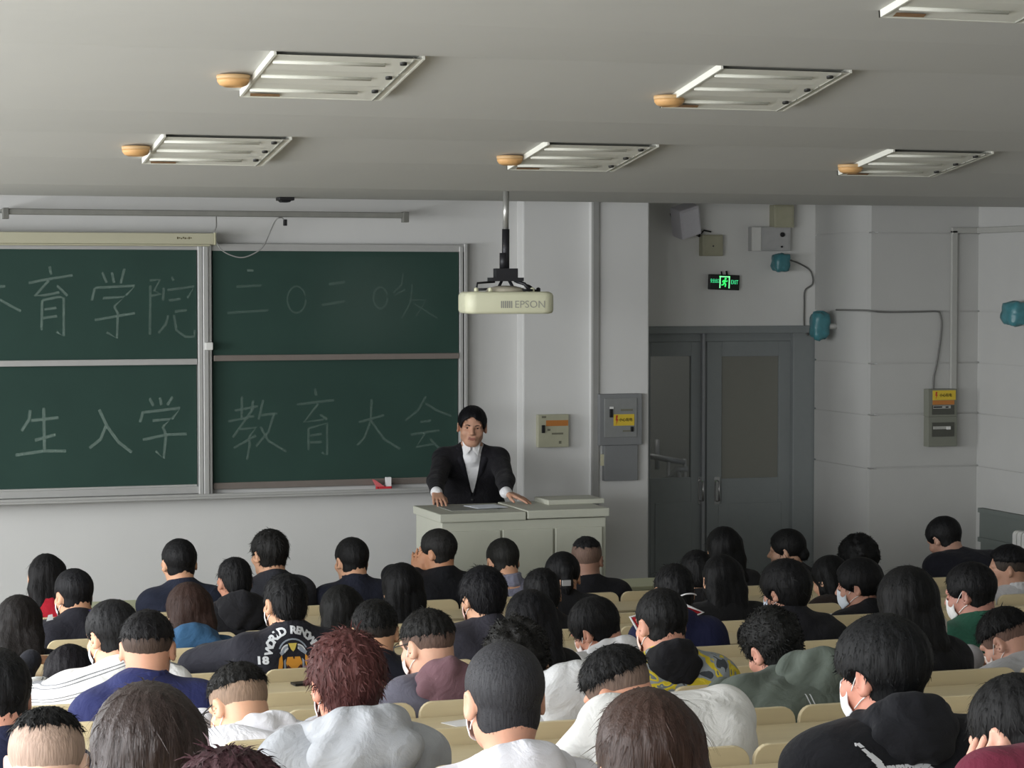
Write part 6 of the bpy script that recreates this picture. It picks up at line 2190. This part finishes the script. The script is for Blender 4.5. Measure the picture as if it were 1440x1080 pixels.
for k in range(11):
    Y = ROW_Y[k]
    zt = ROW_TOP[k]
    xa, xb = at(-40, 950, Y)[0], at(1480, 950, Y)[0]
    n0 = math.ceil((xa - PITCH_X[k]) / SEAT_W - 1); n1 = math.floor((xb - PITCH_X[k]) / SEAT_W)
    src = None
    people = sorted((px, o) for r, px, o in FIGS if r == k)
    taken = {}
    for px, o in people:
        i = math.floor((px - PITCH_X[k]) / SEAT_W)
        while i in taken: i += 1
        taken[i] = o
    for i in range(n0, n1 + 1):
        X0 = PITCH_X[k] + i * SEAT_W
        if X0 + SEAT_W > RIGHT_X - .1 or X0 < LEFT_X + .2: continue
        if k == 10 and i not in taken: continue
        if src is None:
            src = make_seat(X0, k); o = src; base = X0
        else:
            o = dup(src, X0 - base)
        if i in taken:
            lab = 'pale wooden seat back behind the ' + nick(taken[i]['label'], 10)
        else:
            near = min(people, key=lambda q: abs(q[0] - (X0 + SEAT_W / 2)))
            nk = abs(near[0] - (X0 + SEAT_W / 2)) / SEAT_W
            q = round(nk)
            side = 'left' if near[0] > X0 + SEAT_W / 2 else 'right'
            how = {0: 'right beside', 1: 'next', 2: 'two places', 3: 'three places', 4: 'four places', 5: 'five places', 6: 'six places'}.get(q, 'far')
            lab = 'empty seat %s to the %s of the %s' % (how, side, nick(near[1]['label'], 6))
        tag(o, lab, 'seat', 'seats in the %s row' % ORD[k])
    if k == 10: continue
    # continuous desk behind this row of seats
    zd = zt - .05
    x0, x1 = max(LEFT_X + .3, xa - .4), min(RIGHT_X - .05, xb + .4)
    e = empty('row_desk', ((x0 + x1) / 2, Y - .18, ROW_Z[k]), 'long pale wooden desk top fixed behind the seats of the %s row' % ORD[k], 'desk', 'row desks')
    m = MB(); m.box((x0, Y - .34, zd - .022), (x1, Y - .021, zd)); m.build('desk_top', M_WOOD, e, .004)
    zfl = ROW_Z[min(k + 1, 10)]
    m = MB(); m.box((x0, Y - .075, zd - .40), (x1, Y - .055, zd - .022)); m.build('front_panel', M_WOOD, e)
    xx = x0 + .1
    while xx < x1:
        m = MB(); m.box((xx, Y - .30, zd - .06), (xx + .03, Y - .06, zd - .022)); m.box((xx, Y - .10, zfl), (xx + .03, Y - .055, zd - .022)); m.build('support', M_METAL, e)
        xx += 1.8
# the desk before the front row
Y = 12.35
xa, xb = at(-40, 820, Y)[0], at(1480, 820, Y)[0]
m = MB()
M_FD = mat('front_desk_laminate', '#b9bb9c', .45, amt=.03, bump=0)
e = empty('row_desk', ((xa + xb) / 2, Y - .15, 0), 'pale green-grey desk along the front row, before the lectern', 'desk', 'row desks')
m = MB(); m.box((xa, Y - .34, .775), (5.4, Y, .80)); m.build('desk_top', M_FD, e, .004)
m = MB(); m.box((xa, Y - .05, .2), (5.4, Y - .03, .775)); m.build('front_panel', M_FD, e)
for xx in (xa + .1, 2.6, 4.0, 5.3):
    m = MB(); m.box((xx, Y - .10, .0), (xx + .04, Y - .05, .775)); m.build('support', M_METAL, e)


# ------------------------------------------------------------------ things on the desks
def sheet(px, py, k, w_, d_, ang, label, cat='paper', mt=M_PAPER, t=.0015, name='sheet_of_paper'):
    zd = ROW_TOP[k] - .05
    r = ray(px, py); s = (zd + .001 - CAM_H) / r[2]
    p = CAM + r * s
    m = MB(); m.box((-w_ / 2, -d_ / 2, 0), (w_ / 2, d_ / 2, t), 0, Matrix.Translation((p[0], p[1], zd + .001)) @ Matrix.Rotation(math.radians(ang), 4, 'Z'))
    return top(name, m, mt, label, cat)


sheet(1194, 866, 2, .13, .19, 10, 'white folded sheet on the desk behind the masked woman with tied hair')
sheet(1362, 916, 4, .13, .19, -8, 'white printed sheet on the desk behind the man in green')
sheet(664, 1018, 5, .14, .15, 20, 'white sheet on the desk left of the grey-cropped head')
sheet(432, 962, 3, .12, .055, 8, 'dark phone lying on the desk left of the red-haired head', 'phone', M_BLACK, .009, 'mobile_phone')
# sheet held up by the wavy-haired woman
M_PAP2 = mat('cream_paper', '#cfccc2', .8, amt=.05)
p = at(1324, 884, ROW_Y[5] + .52)
m = MB()
m.prism([(-.022, -.048), (.020, -.040), (.026, -.012), (.023, .035), (-.006, .048), (-.024, .05), (-.028, .0)], -.002, .002, 0, Matrix.Translation(p) @ Matrix.Rotation(.15, 4, 'Z'))
top('held_sheet', m, M_PAP2, 'cream white sheet held upright right of the wavy-haired woman', 'paper')
p = at(1352, 846, ROW_Y[4] + .45)
m = MB(); m.prism([(-.05, .0), (.02, .055), (.06, -.06), (.03, -.07)], -.002, .002, 0, Matrix.Translation(p))
top('held_sheet', m, M_PAPER, 'white sheet corner in front of the face of the man in green', 'paper')
